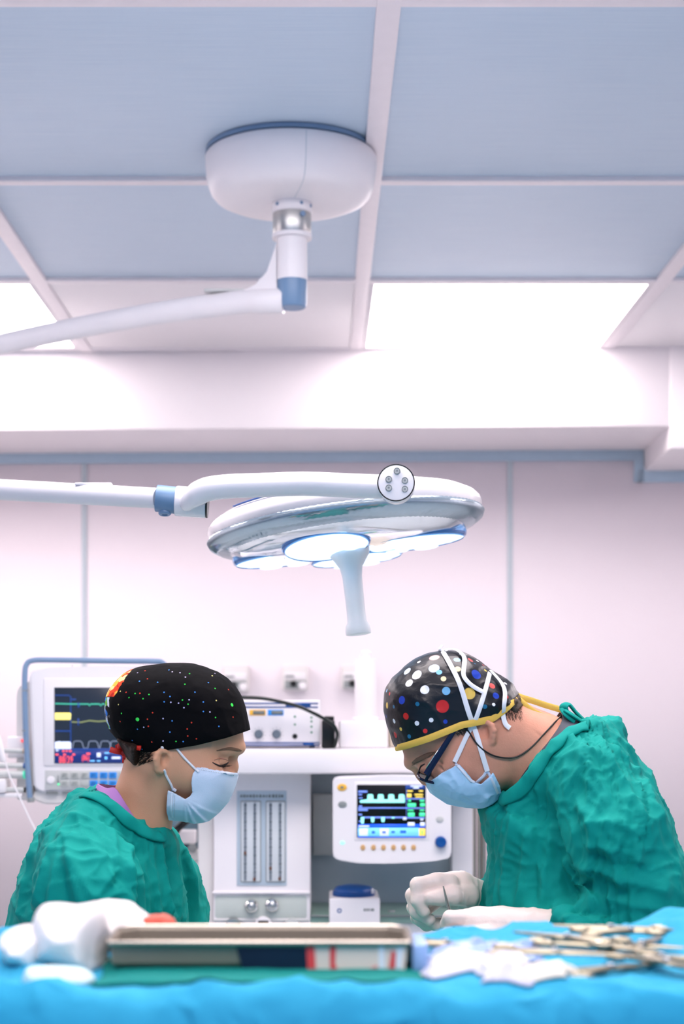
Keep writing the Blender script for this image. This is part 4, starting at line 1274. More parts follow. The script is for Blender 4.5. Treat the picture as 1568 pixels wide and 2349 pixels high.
def dots_material(name, base, dots, yc, rough=.5, coat=0.0, extra=None, spec=.12):
    """printed dots: (point, radius, rgb); the far side repeats them"""
    m = mat(name, base, rough, vary=0, coat=coat, spec=spec)
    nt = m.node_tree; b = nt.nodes['Principled BSDF']; L = nt.links.new
    tc = nt.nodes.new('ShaderNodeTexCoord')
    sx = nt.nodes.new('ShaderNodeSeparateXYZ'); L(tc.outputs['Object'], sx.inputs[0])
    ab = nt.nodes.new('ShaderNodeMath'); ab.operation = 'ABSOLUTE'
    L(sx.outputs['Y'], ab.inputs[0])
    cx = nt.nodes.new('ShaderNodeCombineXYZ'); L(sx.outputs['X'], cx.inputs['X']); L(ab.outputs[0], cx.inputs['Y']); L(sx.outputs['Z'], cx.inputs['Z'])
    cur = None
    rgbn = nt.nodes.new('ShaderNodeRGB'); rgbn.outputs[0].default_value = lin(base); cur = rgbn.outputs[0]
    if extra: cur = extra(nt, tc, cur)
    for (p, r, c) in dots:
        d = nt.nodes.new('ShaderNodeVectorMath'); d.operation = 'DISTANCE'
        L(cx.outputs[0], d.inputs[0]); d.inputs[1].default_value = (p[0], abs(p[1]), p[2])
        mr = nt.nodes.new('ShaderNodeMapRange'); L(d.outputs['Value'], mr.inputs['Value'])
        mr.inputs['From Min'].default_value = r * 1.06; mr.inputs['From Max'].default_value = r * .94
        mx = nt.nodes.new('ShaderNodeMix'); mx.data_type = 'RGBA'
        L(mr.outputs['Result'], mx.inputs['Factor']); L(cur, mx.inputs['A']); mx.inputs['B'].default_value = lin(c)
        cur = mx.outputs['Result']
    L(cur, b.inputs['Base Color'])
    n2 = nt.nodes.new('ShaderNodeTexNoise'); n2.inputs['Scale'].default_value = 45; n2.inputs['Detail'].default_value = 5
    L(tc.outputs['Object'], n2.inputs['Vector'])
    bp = nt.nodes.new('ShaderNodeBump'); bp.inputs['Distance'].default_value = .0012; L(n2.outputs['Fac'], bp.inputs['Height']); L(bp.outputs['Normal'], b.inputs['Normal'])
    return m
def zw(a, b): return (220 + a / 4.126, 1500 + b / 4.126)      # close-up view of the cap to picture px
cb = bvh_of([wcap])
off = wl(wcap)
small = dict(
    g=[(885, 187), (841, 287), (370, 375), (312, 413), (501, 384), (445, 424), (818, 436), (871, 476), (241, 563), (1131, 602), (1127, 327), (757, 828)],
    b=[(690, 152), (411, 258), (583, 268), (1063, 272), (644, 363), (936, 362), (700, 403), (645, 453), (1015, 455), (1016, 545), (720, 634), (1163, 686), (699, 740), (343, 820), (272, 848), (825, 830), (435, 903), (392, 713)],
    w=[(393, 178), (722, 169), (795, 178), (846, 219), (1125, 185), (881, 434), (708, 458), (781, 466), (832, 509), (1078, 550), (635, 612), (635, 824), (452, 695), (628, 893)],
    r=[(464, 160), (487, 236), (285, 363), (416, 373), (535, 556), (228, 640), (487, 618), (495, 685), (904, 650), (863, 711), (868, 777), (950, 804), (528, 834), (1297, 598), (1254, 338)],
    y=[(230, 354), (212, 480), (1138, 441), (1100, 207)])
colr = dict(g=(60, 220, 80), b=(70, 140, 220), w=(205, 195, 235), r=(225, 70, 50), y=(235, 215, 130))
dots = []
for kk, lst in small.items():
    for (a, b) in lst:
        p, nn = hit(cb, *zw(a, b), 0.0); dots.append((p - off, .0012, colr[kk]))
for (a, b, r_) in ((1287, 482, .0029), (392, 620, .0030)):
    p, nn = hit(cb, *zw(a, b), 0.0); dots.append((p - off, r_, (70, 230, 90)))
xb = X2(262) - off.x
def back_print(nt, tc, cur):
    """coloured print on the back panel of the cap"""
    L = nt.links.new
    sx = nt.nodes.new('ShaderNodeSeparateXYZ'); L(tc.outputs['Object'], sx.inputs[0])
    v = nt.nodes.new('ShaderNodeTexVoronoi'); v.inputs['Scale'].default_value = 95; L(tc.outputs['Object'], v.inputs['Vector'])
    sc_ = nt.nodes.new('ShaderNodeSeparateColor'); L(v.outputs['Color'], sc_.inputs[0])
    def ramp(cols):
        r = nt.nodes.new('ShaderNodeValToRGB'); r.color_ramp.interpolation = 'CONSTANT'
        e = r.color_ramp.elements
        e[0].color = lin(cols[0][1]); e[0].position = 0; e[1].color = lin(cols[1][1]); e[1].position = cols[1][0]
        for (p, c) in cols[2:]:
            q = e.new(p); q.color = lin(c)
        L(sc_.outputs[0], r.inputs[0]); return r.outputs[0]
    hot = ramp([(0, (226, 70, 36)), (.35, (245, 180, 70)), (.6, (250, 225, 150)), (.8, (190, 40, 30))])
    cool = ramp([(0, (210, 225, 240)), (.25, (20, 24, 30)), (.5, (50, 120, 210)), (.7, (230, 230, 235)), (.88, (120, 190, 70))])
    def gate(sock, edge, up):
        g = nt.nodes.new('ShaderNodeMath'); g.operation = 'GREATER_THAN' if up else 'LESS_THAN'
        L(sock, g.inputs[0]); g.inputs[1].default_value = edge; return g.outputs[0]
    def mul(a, b):
        g = nt.nodes.new('ShaderNodeMath'); g.operation = 'MULTIPLY'; L(a, g.inputs[0]); L(b, g.inputs[1]); return g.outputs[0]
    nz = nt.nodes.new('ShaderNodeTexNoise'); nz.inputs['Scale'].default_value = 60; L(tc.outputs['Object'], nz.inputs['Vector'])
    dv = nt.nodes.new('ShaderNodeMath'); dv.operation = 'MULTIPLY_ADD'; L(nz.outputs['Fac'], dv.inputs[0]); dv.inputs[1].default_value = .012; L(sx.outputs['X'], dv.inputs[2])
    # slanted boundary for the upper print
    sl = nt.nodes.new('ShaderNodeMath'); sl.operation = 'MULTIPLY_ADD'; L(sx.outputs['Z'], sl.inputs[0]); sl.inputs[1].default_value = -.55
    L(dv.outputs[0], sl.inputs[2])
    zc = Z2(1598) - off.z
    up = mul(gate(sl.outputs[0], X2(284) - off.x + .006 - .55 * (Z2(1575) - off.z), False), gate(sx.outputs['Z'], zc, True))
    lo = mul(mul(gate(dv.outputs[0], X2(259) - off.x + .006, False), gate(sx.outputs['Z'], zc - .001, False)), gate(sx.outputs['Z'], Z2(1672) - off.z, True))
    for f_, c_ in ((up, hot), (lo, cool)):
        mx = nt.nodes.new('ShaderNodeMix'); mx.data_type = 'RGBA'; L(f_, mx.inputs['Factor']); L(cur, mx.inputs['A']); L(c_, mx.inputs['B']); cur = mx.outputs['Result']
    return cur
wcap.data.materials.append(dots_material('black cap print', (4, 4, 7), dots, 0, rough=.8, extra=back_print))
# red tie
def ribbon(name, pts, width, m, par, n=8, th=.0012, ups=None):
    sp = spline([tuple(p) for p in pts], n)
    mb = MB(); k = len(sp)
    u = None
    if ups: u = [tuple(np.array(ups[0]) * (1 - i / (k - 1)) + np.array(ups[1]) * i / (k - 1)) for i in range(k)]
    mb.tube(sp, width, 8, flat=th / width, up=u if u else (0, -1, .2))
    return mb.build(name, m, par)
M['red'] = mat('red ribbon', (214, 40, 28), .5, bump=.0004, bscale=200)
rt = ribbon('cap_tie', [W3(322, 1716, -.070), W3(306, 1716, -.055), W3(292, 1720, -.03), W3(284, 1725, -.01)], .004, M['red'], woman)
for pts in ([W3(285, 1726, -.012), W3(270, 1724, -.02), W3(252, 1719, -.022)], [W3(284, 1728, -.012), W3(287, 1736, -.018), W3(289, 1743, -.014), W3(281, 1744, -.01)], [W3(284, 1725, -.01), W3(276, 1714, -.014), W3(270, 1712, -.01), W3(276, 1719, -.006)], [W3(292, 1720, -.03), W3(298, 1714, -.045), W3(308, 1711, -.056)]):
    ribbon('tie_end', pts, .0046, M['red'], rt)
MB().lathe(W3(283, 1727, -.014), (0, -1, 0), [(-.005, .003), (0, .0055), (.004, .003)], 14).build('knot', M['red'], rt)
p, nn = hit(cb, 372, 1716, .0005)
MB().lathe(p, nn, [(-.001, .004), (.001, .0035), (.002, .001)], 12, flat=.7).build('loop_bit', M['white_cloth'], wcap)

# ---- mask
mk_poly = [(459, 1755), (485, 1759), (515, 1766), (547, 1772), (546, 1780), (540, 1803), (525, 1839), (505, 1862), (482, 1881), (455, 1887), (425, 1883), (391, 1878), (389, 1858), (390, 1838), (393, 1807), (412, 1815), (433, 1827), (444, 1820), (449, 1812), (447, 1790), (450, 1771)]
muzzle = [(565, 1765), (548, 1773), (541, 1804), (526, 1840), (506, 1863), (482, 1882), (455, 1888), (425, 1885), (391, 1880), (360, 1850), (380, 1760), (450, 1720), (530, 1740)]
M['mask_w'] = mat('white blue mask', (214, 227, 245), .75, bump=.0002, bscale=900, vary=.02)
def build_mask(par, FB, mk, muz, Wm, Rm, m, bounds, fold, cut_in):
    F = Field(axis((X2(bounds[0]), X2(bounds[1]), .0017)), axis((YP - .092, YP + .092, .0022)), axis((Z2(bounds[3]), Z2(bounds[2]), .0017)))
    F.inflate(poly(muz, 3), Wm, Rm, yc=YP)
    F.from_field(FB, .0035, .012)
    F.add_noise(fold, .012)
    A = F.V.copy()
    X, Z = np.meshgrid(F.xs, F.zs, indexing='ij')
    q = poly(mk)
    d = poly_sdf([a for a, b in q], [b for a, b in q], X, Z)
    F.V = np.maximum(np.maximum(A, -(A + .0035)), -d[:, None, :].astype(np.float32))
    return link_mesh('mask', F.mesh('mask'), m, par)
nx_, nz_ = X2(433), Z2(1826)
def wfold(x, y, z):
    ux, uz = x - nx_, z - nz_
    r = np.sqrt(ux * ux + uz * uz); an = np.degrees(np.arctan2(-uz, ux))
    out = 0
    for (a0, wd, am) in ((30, 8, .0012), (52, 8, .003), (74, 8, .003), (92, 6, .002)):
        t = (an - a0) / wd
        out = out - am * np.clip(r / .035, 0, 1.2) * np.where(t < 0, np.exp(-(t * 3) ** 2), np.exp(-(t * .8) ** 2))
    return out - .0005 * ridge(x, y, z, 30, 2)
wmask = build_mask(woman, FB, mk_poly, muzzle, .072, .045, M['mask_w'], (380, 570, 1745, 1895), wfold, [])
mb_ = bvh_of([wmask, wbody])
# edge bands stitched along the rim
def rim(par, bvh, pts, w_, m, name='mask_edge'):
    return surf_strip(name, bvh, pts, [w_] * 4, m, par, th=.0009, lift=.0003, n=5)
M['mask_edge'] = mat('mask edge', (226, 232, 246), .7, bump=.0003, bscale=900)
rim(wmask, bvh_of([wmask]), [(463, 1762), (485, 1765), (515, 1772), (536, 1776)], .0024, M['mask_edge'])
rim(wmask, mb_, [(394, 1812), (393, 1838), (392, 1858), (394, 1875)], .0026, M['mask_edge'])
for (a, b_) in (((397, 1815), (396, 1873)), ((401, 1818), (400, 1875)), ((462, 1766), (535, 1779))):
    mb = MB()
    for i in range(20):
        p, nn = hit(mb_, a[0] + (b_[0] - a[0]) * i / 19, a[1] + (b_[1] - a[1]) * i / 19, .0003)
        mb.lathe(p, nn, [(0, .0006), (.0004, .0004)], 6)
    mb.build('stitching', M['btn_grey'], wmask)
# ear loops
def loop(par, bvh, pts, r, m, lift=.0008, n=6, name='ear_loop'):
    sp = spline(pts, n); mb = MB()
    mb.tube([hit(bvh, a, b, lift)[0] for a, b in sp], r, 8); return mb.build(name, m, par)
loop(wmask, mb_, [(404, 1715), (420, 1735), (437, 1753), (455, 1771)], .0019, M['white_cloth'], .0015)
loop(wmask, mb_, [(375, 1766), (383, 1782), (392, 1798), (397, 1810)], .0019, M['white_cloth'], .0015)
loop(wmask, mb_, [(397, 1809), (400, 1811), (403, 1813)], .003, M['mask_edge'], .0012)

# ---- purple scrub collar and gown
def ring_sheet(pts_top, pts_bot, th, n=6, push=0.0):
    """band between two closed loops of points"""
    a, b = spline([tuple(p) for p in pts_top], n, True), spline([tuple(p) for p in pts_bot], n, True)
    mb = MB(); k = len(a); vs, fs = [], []
    c0 = Vector(np.mean(np.array(a), axis=0))
    for i in range(k):
        p, q = Vector(a[i]), Vector(b[i])
        out = Vector((p.x - c0.x, p.y - c0.y, 0)).normalized() * th
        p = p + out / th * push * .3; q = q + out / th * push
        m_ = p.lerp(q, .5) + out * 1.2
        vs += [p - out * .5, p + out * .5, m_ + out * .4, q + out * .8, q - out * .5, m_ - out]
    for i in range(k):
        j = (i + 1) % k
        for s in range(6):
            t = (s + 1) % 6
            fs.append((i * 6 + s, i * 6 + t, j * 6 + t, j * 6 + s))
    mb.raw(vs, fs); return mb
def sym(pts):
    """a ring from its back-to-front camera-side half: (px, py, dy)"""
    near = [W3(a, b, -d) for a, b, d in pts]
    far = [W3(a, b, d) for a, b, d in pts[1:-1]][::-1]
    return near + far
ring_sheet(sym([(225, 1798, 0), (244, 1808, .042), (264, 1808, .060), (286, 1840, .068), (318, 1890, .058), (345, 1925, .03), (352, 1935, 0)]),
           sym([(215, 1840, 0), (225, 1850, .06), (250, 1870, .085), (280, 1900, .09), (315, 1930, .07), (340, 1960, .03), (348, 1970, 0)]), .003).build('scrub_collar', M['scrub_purple'], woman, label='purple scrub collar')

def get_co(me):
    n = len(me.vertices); co = np.empty(n * 3, np.float32); me.vertices.foreach_get('co', co); return co.reshape(-1, 3)
def wrinkle(me, dirs, curves, a=(.006, .0060, .0030), f=(13., 27., 58.)):
    """push the cloth in and out along its normals: pulled folds along curves, and creases"""
    co = get_co(me); n = len(co)
    no = np.empty(n * 3, np.float32); me.vertex_normals.foreach_get('vector', no); no = no.reshape(-1, 3)
    bv = BVHTree.FromPolygons([tuple(v) for v in co], [tuple(p.vertices) for p in me.polygons])
    vis = co[:, 2] > 0.9
    x, y, z = co[:, 0].copy(), co[:, 1].copy(), co[:, 2].copy()
    wx = noise3(x * 9 + 5, y * 9, z * 9) - .5; wz = noise3(x * 9, y * 9 + 7, z * 9) - .5; wy = noise3(x * 9, y * 9, z * 9 + 4) - .5
    x += .07 * wx; z += .07 * wz; y += .05 * wy
    u, v, w_ = dirs(x, y, z)
    r1 = ridge(u, v, w_, f[0], 2.2); r2 = ridge(u + 3.1 + .12 * w_, v, w_ * 1.3, f[1], 3.0)
    x2, y2, z2 = co.T
    x2 = x2 + .03 * (noise3(x2 * 25, y2 * 25, z2 * 25) - .5); z2 = z2 + .03 * (noise3(x2 * 25 + 3, y2 * 25, z2 * 25) - .5)
    r3 = ridge(x2 * .8 + .5 * z2, y2, z2 * .8 - .3 * x2, f[2], 3.0)
    n0 = noise3(co[:, 0] * 6 + 9, co[:, 1] * 6, co[:, 2] * 6); n1 = noise3(co[:, 0] * 8 + 2, co[:, 1] * 8 + 5, co[:, 2] * 8)
    d = a[0] * (r1 - .35) + a[1] * (r2 - .3) * (.3 + 1.4 * n0) + a[2] * (r3 - .3) * (.2 + 1.6 * n1)
    for (pts, amp, wd) in curves:
        sp = [np.array(hit(bv, px, py, 0.0)[0]) for (px, py) in spline(pts, 4)]
        m = vis & (np.abs(co - np.mean(sp, 0)).max(1) < .35)
        c = co[m]; best = np.full(len(c), 9., np.float32); tt = np.zeros(len(c), np.float32); k = len(sp) - 1
        for i in range(k):
            e = sp[i + 1] - sp[i]; L = e @ e + 1e-12
            t = np.clip(((c - sp[i]) @ e) / L, 0, 1)
            dd = np.linalg.norm(c - sp[i] - t[:, None] * e, axis=1)
            b = dd < best; best[b] = dd[b]; tt[b] = ((i + t) / k)[b]
        d[m] += amp * np.exp(-(best / wd) ** 1.3) * np.minimum(1, np.sin(np.pi * np.clip(tt, .02, .98)) * 1.8)
    me.vertices.foreach_set('co', (co + no * d[:, None]).ravel().astype(np.float32)); me.update()
def wdirs(x, y, z):
    return (x + .35 * (z - 1.25), y * .8, z * .38 + .3 * x)
g_poly = [(192, 1818), (210, 1822), (240, 1830), (290, 1872), (330, 1900), (360, 1914), (378, 1902), (386, 1925), (396, 1960), (408, 2010), (418, 2070), (424, 2140), (420, 2300), (430, 2700), (440, 3200), (40, 3200), (20, 2700), (0, 2250), (24, 2113), (43, 2041), (67, 1974), (91, 1915), (110, 1885), (132, 1862), (165, 1840)]
F = Field(axis((X2(-60), X2(490), .0038)), axis((YP - .34, YP + .33, .0042)), axis((.30, 1.02, .012), (1.02, Z2(1805), .0038)))
F.inflate(poly(g_poly), .160, .13, yc=YP)
nb_ = sym([(180, 1850, 0), (205, 1856, .055), (235, 1866, .082), (270, 1892, .090), (312, 1922, .076), (348, 1942, .035), (362, 1946, 0)])
F.chain(nb_ + nb_[:1], [.017] * (len(nb_) + 1), k=.03)
F.chain([W3(185, 1940, -.135), W3(205, 2040, -.19), W3(225, 2200, -.20), W3(330, 2290, -.18), W3(440, 2295, -.13)], [.056, .070, .068, .055, .04], k=.04)
F.chain([F3(342, 1945, .11), F3(388, 2025, .15), F3(402, 2085, .17), F3(410, 2190, .16), F3(430, 2290, .11)], [.048, .052, .052, .05, .04], k=.02)
# open neck
F.chain([W3(348, 1780), W3(334, 1836)], [.050, .044], k=.006, op='cut')
me = F.mesh('gown'); print('gown', len(me.polygons))
R_, V_ = .0075, -.008
wrinkle(me, wdirs, [([(217, 1850), (234, 1907), (250, 1974), (262, 2040)], .004, .005), ([(158, 1960), (186, 2014), (217, 2070)], R_, .008), ([(213, 2070), (245, 2026), (280, 1985)], R_, .008),
  ([(172, 1890), (160, 1960), (172, 2040), (196, 2110)], R_, .010), ([(308, 1927), (328, 1994), (336, 2073), (340, 2130)], R_, .009), ([(366, 1925), (376, 2014), (391, 2110)], .010, .007), ([(345, 1925), (352, 2000), (362, 2120)], .007, .005),
  ([(395, 1964), (408, 2034), (416, 2113)], .006, .006), ([(91, 1930), (62, 2034), (46, 2128)], R_, .009), ([(130, 1930), (103, 2014), (87, 2110)], .009, .009), ([(150, 1900), (130, 1990), (120, 2100)], .006, .008),
  ([(253, 1899), (285, 1935), (300, 1994), (316, 2075)], .009, .008), ([(235, 1890), (262, 1930), (270, 1990)], .006, .007), ([(225, 2110), (250, 2060), (290, 2050), (310, 2090)], .007, .007), ([(280, 2060), (300, 2100), (330, 2125)], .006, .006),
  ([(240, 1930), (262, 1985), (270, 2040)], V_, .012), ([(300, 1960), (318, 2030), (322, 2110)], V_, .010), ([(384, 1935), (392, 2000), (404, 2110)], -.012, .010), ([(140, 1990), (150, 2060), (170, 2120)], V_, .012), ([(400, 1900), (420, 1950), (440, 2010), (450, 2090)], .006, .006), ([(415, 1940), (425, 2000), (432, 2080)], V_, .008)])
wg = link_mesh('gown', me, M['gown'], woman)
# collar band: a folded strip lying round the neckline
def collar(gown, pts, w_, par):
    bv = bvh_of([gown]); P3, N3_ = [], []
    for (a, b) in spline(pts, 6):
        p, nn = hit(bv, a, b, .0015, YP); P3.append(p); N3_.append(nn)
    for it in range(4):
        P3 = [P3[0]] + [(P3[i - 1] + P3[i] * 2 + P3[i + 1]) / 4 for i in range(1, len(P3) - 1)] + [P3[-1]]
        N3_ = [N3_[0]] + [(N3_[i - 1] + N3_[i] * 2 + N3_[i + 1]).normalized() for i in range(1, len(N3_) - 1)] + [N3_[-1]]
    P3[0].y = min(P3[0].y, YP - .006); P3[-1].y = min(P3[-1].y, YP - .006)
    mir = lambda v, k=0: Vector((v.x, 2 * YP - v.y if not k else -v.y, v.z))
    P3 = [p + n * .002 for p, n in zip(P3, N3_)]
    pts3 = P3 + [mir(p) for p in P3[::-1]]; ns = N3_ + [mir(n, 1) for n in N3_[::-1]]
    mb = MB(); mb.tube(pts3, w_, 14, flat=.34, closed=True, up=[tuple(n) for n in ns])
    return mb.build('collar_band', M['gown'], par, auto=80)
collar(wg, [(196, 1826), (222, 1832), (252, 1848), (284, 1876), (318, 1902), (348, 1918), (366, 1922)], .0105, wg)
# trousers and shoes
mb = MB()
for s in (-1, 1):
    mb.tube([(X2(240), YP + s * .07, .72), (X2(243), YP + s * .078, .4), (X2(236), YP + s * .082, .10)], [.08, .068, .066], 20)
mb.build('trousers', M['trouser'], woman)
for s in (-1, 1):
    MB().lathe((X2(165), YP + s * .085, .048), (1, 0, 0), [(0, .02), (.02, .042), (.1, .048), (.18, .05), (.23, .042), (.26, .015)], 20, flat=.9).build('shoe', M['shoe'], woman)
# ---------------------------------------------------------------- man, right
man = thing('person', 'person in a polka dot cap, glasses and blue mask bending over his gloved hands', 'person', (X2(1380), YP, 0))
hd_poly = [(916, 1700), (922, 1720), (930, 1740), (943, 1756), (956, 1764), (968, 1774), (988, 1794), (1006, 1810), (1032, 1826), (1065, 1838), (1098, 1840), (1122, 1830), (1140, 1812), (1165, 1790), (1195, 1755), (1205, 1700), (1188, 1630), (1166, 1592), (1146, 1566), (1116, 1542), (1086, 1520), (1046, 1506), (992, 1507), (952, 1523), (922, 1548), (898, 1582), (891, 1612), (893, 1650), (902, 1684)]
F = Field(axis((X2(880), X2(1320), .0021), (X2(1320), X2(1720), .012)),
          axis((YP - .36, YP - .095, .009), (YP - .095, YP + .095, .0024), (YP + .095, YP + .36, .009)),
          axis((0.0, Z2(1960), .014), (Z2(1960), Z2(1495), .0021)))
F.inflate(poly(hd_poly, 4), .077, .066, yc=YP)
for s in (-1, 1):
    F.ell(W3(1040, 1860, s * .085), (.090, .034, .045), -.35, k=.03, op='cut')
    F.ell(W3(945, 1790, s * .076), (.060, .036, .050), -.7, k=.03, op='cut')
    F.ell(W3(1035, 1768, s * .050), (.036, .022, .026), -.6, k=.02)      # cheek
    F.ell(W3(957, 1768, s * .036), (.017, .017, .013), -.8, k=.014, op='cut')
    F.ell(W3(977, 1757, s * .032), (.0142, .0138, .0138), 0, k=.006)
    F.cone(W3(942, 1752, s * .008), W3(972, 1732, s * .044), .0095, .0075, k=.012)
F.chain([W3(958, 1766), W3(966, 1777), W3(976, 1789)], [.0075, .0080, .0095], k=.008)
for s in (-1, 1): F.ell(W3(990, 1792, s * .011), (.008, .007, .007), 0, k=.006)
F.ell(W3(1026, 1826), (.007, .023, .008), 0, k=.006)
F.ell(W3(1042, 1833), (.007, .021, .008), 0, k=.006)
F.ell(W3(1088, 1836), (.018, .022, .013), 0, k=.016)
# neck, jaw, shoulders
F.chain([W3(1118, 1690), W3(1185, 1716), W3(1250, 1752), W3(1310, 1815)], [.060, .065, .070, .075], k=.03)
for s in (-1, 1):
    F.chain([W3(1105, 1715, s * .060), W3(1128, 1770, s * .048), W3(1110, 1822, s * .024)], [.020, .018, .014], k=.025)
F.cone(W3(1340, 1830, -.1), W3(1340, 1830, .1), .07, .07, k=.04)
F.inflate(poly([(1300, 1700), (1380, 1710), (1440, 1780), (1490, 1880), (1530, 2000), (1550, 2120), (1565, 2300), (1550, 2500), (1180, 2500), (1160, 2300), (1150, 2150), (1160, 2000), (1150, 1900), (1180, 1860), (1230, 1780)]), .13, .11, yc=YP, k=.03)
F.chain([W3(1350, 1800, -.14), W3(1485, 2060, -.19), W3(1330, 2130, -.175), W3(1225, 2127, -.17)], [.050, .040, .027, .022], k=.02)
F.chain([F3(1300, 1820, .13), F3(1300, 2050, .18), F3(1150, 2066, .09), F3(1095, 2060, .05)], [.052, .042, .032, .026], k=.02)
for s in (-1, 1):
    F.chain([(X2(1370), YP + s * .07, .86), (X2(1375), YP + s * .08, .5), (X2(1385), YP + s * .085, .1)], [.072, .058, .04], k=.03)
    F.ell((X2(1310), YP + s * .09, .045), (.105, .038, .038), 0, k=.02)
for s in (-1, 1): ear(F, (1119, 1683), .86, (-.94, .34), (-.34, -.94), s, dl=.007)
F.ell(W3(1110, 1679, -.083), (.007, .006, .010), 0, k=.004, op='cut')
F.chain([W3(966, 1768, -.047), W3(963, 1762, -.046), W3(964, 1754, -.040)], [.0009, .0014, .0010], k=.002, op='cut')
# skin folds beside the eye and on the neck
for pts in ([(992, 1752), (1006, 1758), (1018, 1768)], [(993, 1746), (1008, 1748), (1020, 1754)], [(1150, 1690), (1185, 1720), (1205, 1760)], [(1180, 1640), (1215, 1665), (1240, 1690)]):
    F.chain([W3(a, b, -.068) for a, b in pts], [.0008, .0016, .0008], k=.004, op='cut')
FB = F
me = F.mesh('body'); print('man body', len(me.polygons))
mbody = link_mesh('body', me, M['skin_m'], man)
mbv = bvh_of([mbody])
surf_strip('eyelash', mbv, [(960, 1772), (962, 1764), (966, 1757), (974, 1752)], [.0006, .0012, .0014, .0006], M['lash'], mbody, th=.0012)
rnd = random.Random(11)
br_m = mat('grey brown brow', (128, 94, 76), .7, bump=.0008, bscale=600)
surf_strip('eyebrow', mbv, [(946, 1750), (956, 1744), (968, 1738), (982, 1731), (996, 1726)], [.0016, .0036, .0040, .0034, .0010], br_m, mbody, th=.0022, lift=.0002)
mb = MB()
for i in range(90):
    t = rnd.random()
    a = 944 + 52 * t; b_ = 1752 - 26 * t + rnd.uniform(-4, 4)
    p, nn = hit(mbv, a, b_, .0010); q, nn = hit(mbv, a + 8, b_ - 4, .0014)
    mb.tube([p, q], [.0003, .00012], 4)
mb.build('eyebrow_hair', br_m, mbody)

# ---- cap
cap_poly = [(880, 1611), (884, 1583), (896, 1562), (916, 1540), (948, 1514), (992, 1496), (1048, 1494), (1089, 1510), (1117, 1534), (1141, 1549), (1166, 1566), (1180, 1585), (1190, 1625), (1150, 1700), (1080, 1750), (1000, 1770), (930, 1745), (906, 1712), (897, 1687), (888, 1660), (882, 1634)]
band = [(860, 1724), (908, 1715), (977, 1690), (1048, 1661), (1071, 1657), (1115, 1648), (1144, 1628), (1178, 1599), (1200, 1575)]
bx_, bz_ = np.array([X2(a) for a, b in band]), np.array([Z2(b) for a, b in band])
CW, CR = .087, .075
F = Field(axis((X2(870), X2(1200), .002)), axis((YP - .1, YP + .1, .0024)), axis((Z2(1735), Z2(1484), .002)))
F.inflate(poly(cap_poly, 4), CW, CR, yc=YP)
def capm(x, y, z):
    t = np.clip((x - X2(1080)) / .06, 0, 1)
    return -.0014 * ridge(x + .5 * z, y * .6, z, 30, 3) - .0030 * t * ridge(x * .5, y, z * 1.4, 42, 2) - .0007 * ridge(x, y + 3, z, 70, 2)
F.add_noise(capm, .012)
F.below(lambda X, Y: np.interp(X, bx_, bz_))
mcap = link_mesh('cap', F.mesh('cap'), None, man)
cb = bvh_of([mcap]); off = wl(mcap)
def zm(a, b): return (860 + a / 3.409, 1470 + b / 3.409)
DD = [
 ((238, 240, 246), [(387, 382, 36), (265, 330, 33), (325, 266, 42), (342, 165, 16), (148, 628, 19), (326, 645, 19), (438, 620, 18), (927, 498, 14), (1018, 333, 16), (800, 157, 14), (668, 104, 13)]),
 ((200, 222, 246), [(460, 214, 43), (250, 237, 34)]),
 ((210, 36, 34), [(526, 513, 50), (240, 590, 27), (157, 735, 26), (391, 705, 18), (112, 415, 14), (1032, 438, 14), (845, 190, 12)]),
 ((220, 90, 84), [(915, 352, 26), (745, 150, 24)]), ((232, 178, 172), [(462, 130, 42)]),
 ((24, 62, 176), [(208, 464, 32), (790, 262, 42), (945, 428, 27), (549, 632, 17), (86, 590, 14)]),
 ((124, 190, 232), [(555, 392, 32), (640, 148, 28), (500, 246, 24), (90, 390, 15)]),
 ((34, 112, 152), [(145, 516, 14), (330, 494, 17), (266, 748, 17), (858, 515, 18), (780, 178, 8)]),
 ((240, 200, 92), [(738, 412, 46), (92, 505, 26), (200, 690, 15), (862, 232, 14)]), ((246, 222, 176), [(645, 220, 26), (534, 297, 22)])]
dots = []
for c_, lst in DD:
    for (a, b, r_) in lst:
        p, nn = hit(cb, *zm(a, b), 0.0); dots.append((p - off, r_ / 3.409 * SP * .97, c_))
mcap.data.materials.append(dots_material('polka dot satin', (8, 10, 18), dots, 0, rough=.33, spec=.55))
# yellow edging on the rim and its ties
M['yellow'] = mat('yellow binding', (236, 192, 84), .7, bump=.0004, bscale=500)
pc = poly(cap_poly, 4); pcx, pcz = [q[0] for q in pc], [q[1] for q in pc]
ring = []
xsr = np.linspace(X2(908), X2(1176), 60)
zsr = np.interp(xsr, bx_, bz_)
dd = poly_sdf(pcx, pcz, xsr, zsr)
yy = CW * np.sqrt(np.maximum(0, 1 - (1 - np.clip(dd / CR, 0, 1)) ** 2)) + .0028
near_ = [(xsr[i], YP - yy[i], zsr[i]) for i in range(60)]
far_ = [(xsr[i], YP + yy[i], zsr[i]) for i in range(59, -1, -1)]
mb = MB(); ups_ = []
allp = near_ + far_
mb.tube(allp, .0058, 10, flat=.28, closed=True, up=[(p[0] * 0, (p[1] - YP), 0) if abs(p[1] - YP) > .02 else ((-1 if p[0] < X2(1000) else 1), 0, 0) for p in allp])
mb.build('cap_binding', M['yellow'], mcap, label='yellow cap binding')
tie = ribbon('cap_tie', [W3(1176, 1592, -.016), W3(1196, 1600, -.022), W3(1222, 1608, -.02), W3(1252, 1618, -.012), W3(1286, 1628, -.008)], .0052, M['yellow'], mcap)
ribbon('cap_tie', [W3(1176, 1594, -.02), W3(1194, 1608, -.03), W3(1220, 1630, -.032), W3(1242, 1641, -.028), W3(1262, 1647, -.024)], .0046, M['yellow'], mcap)
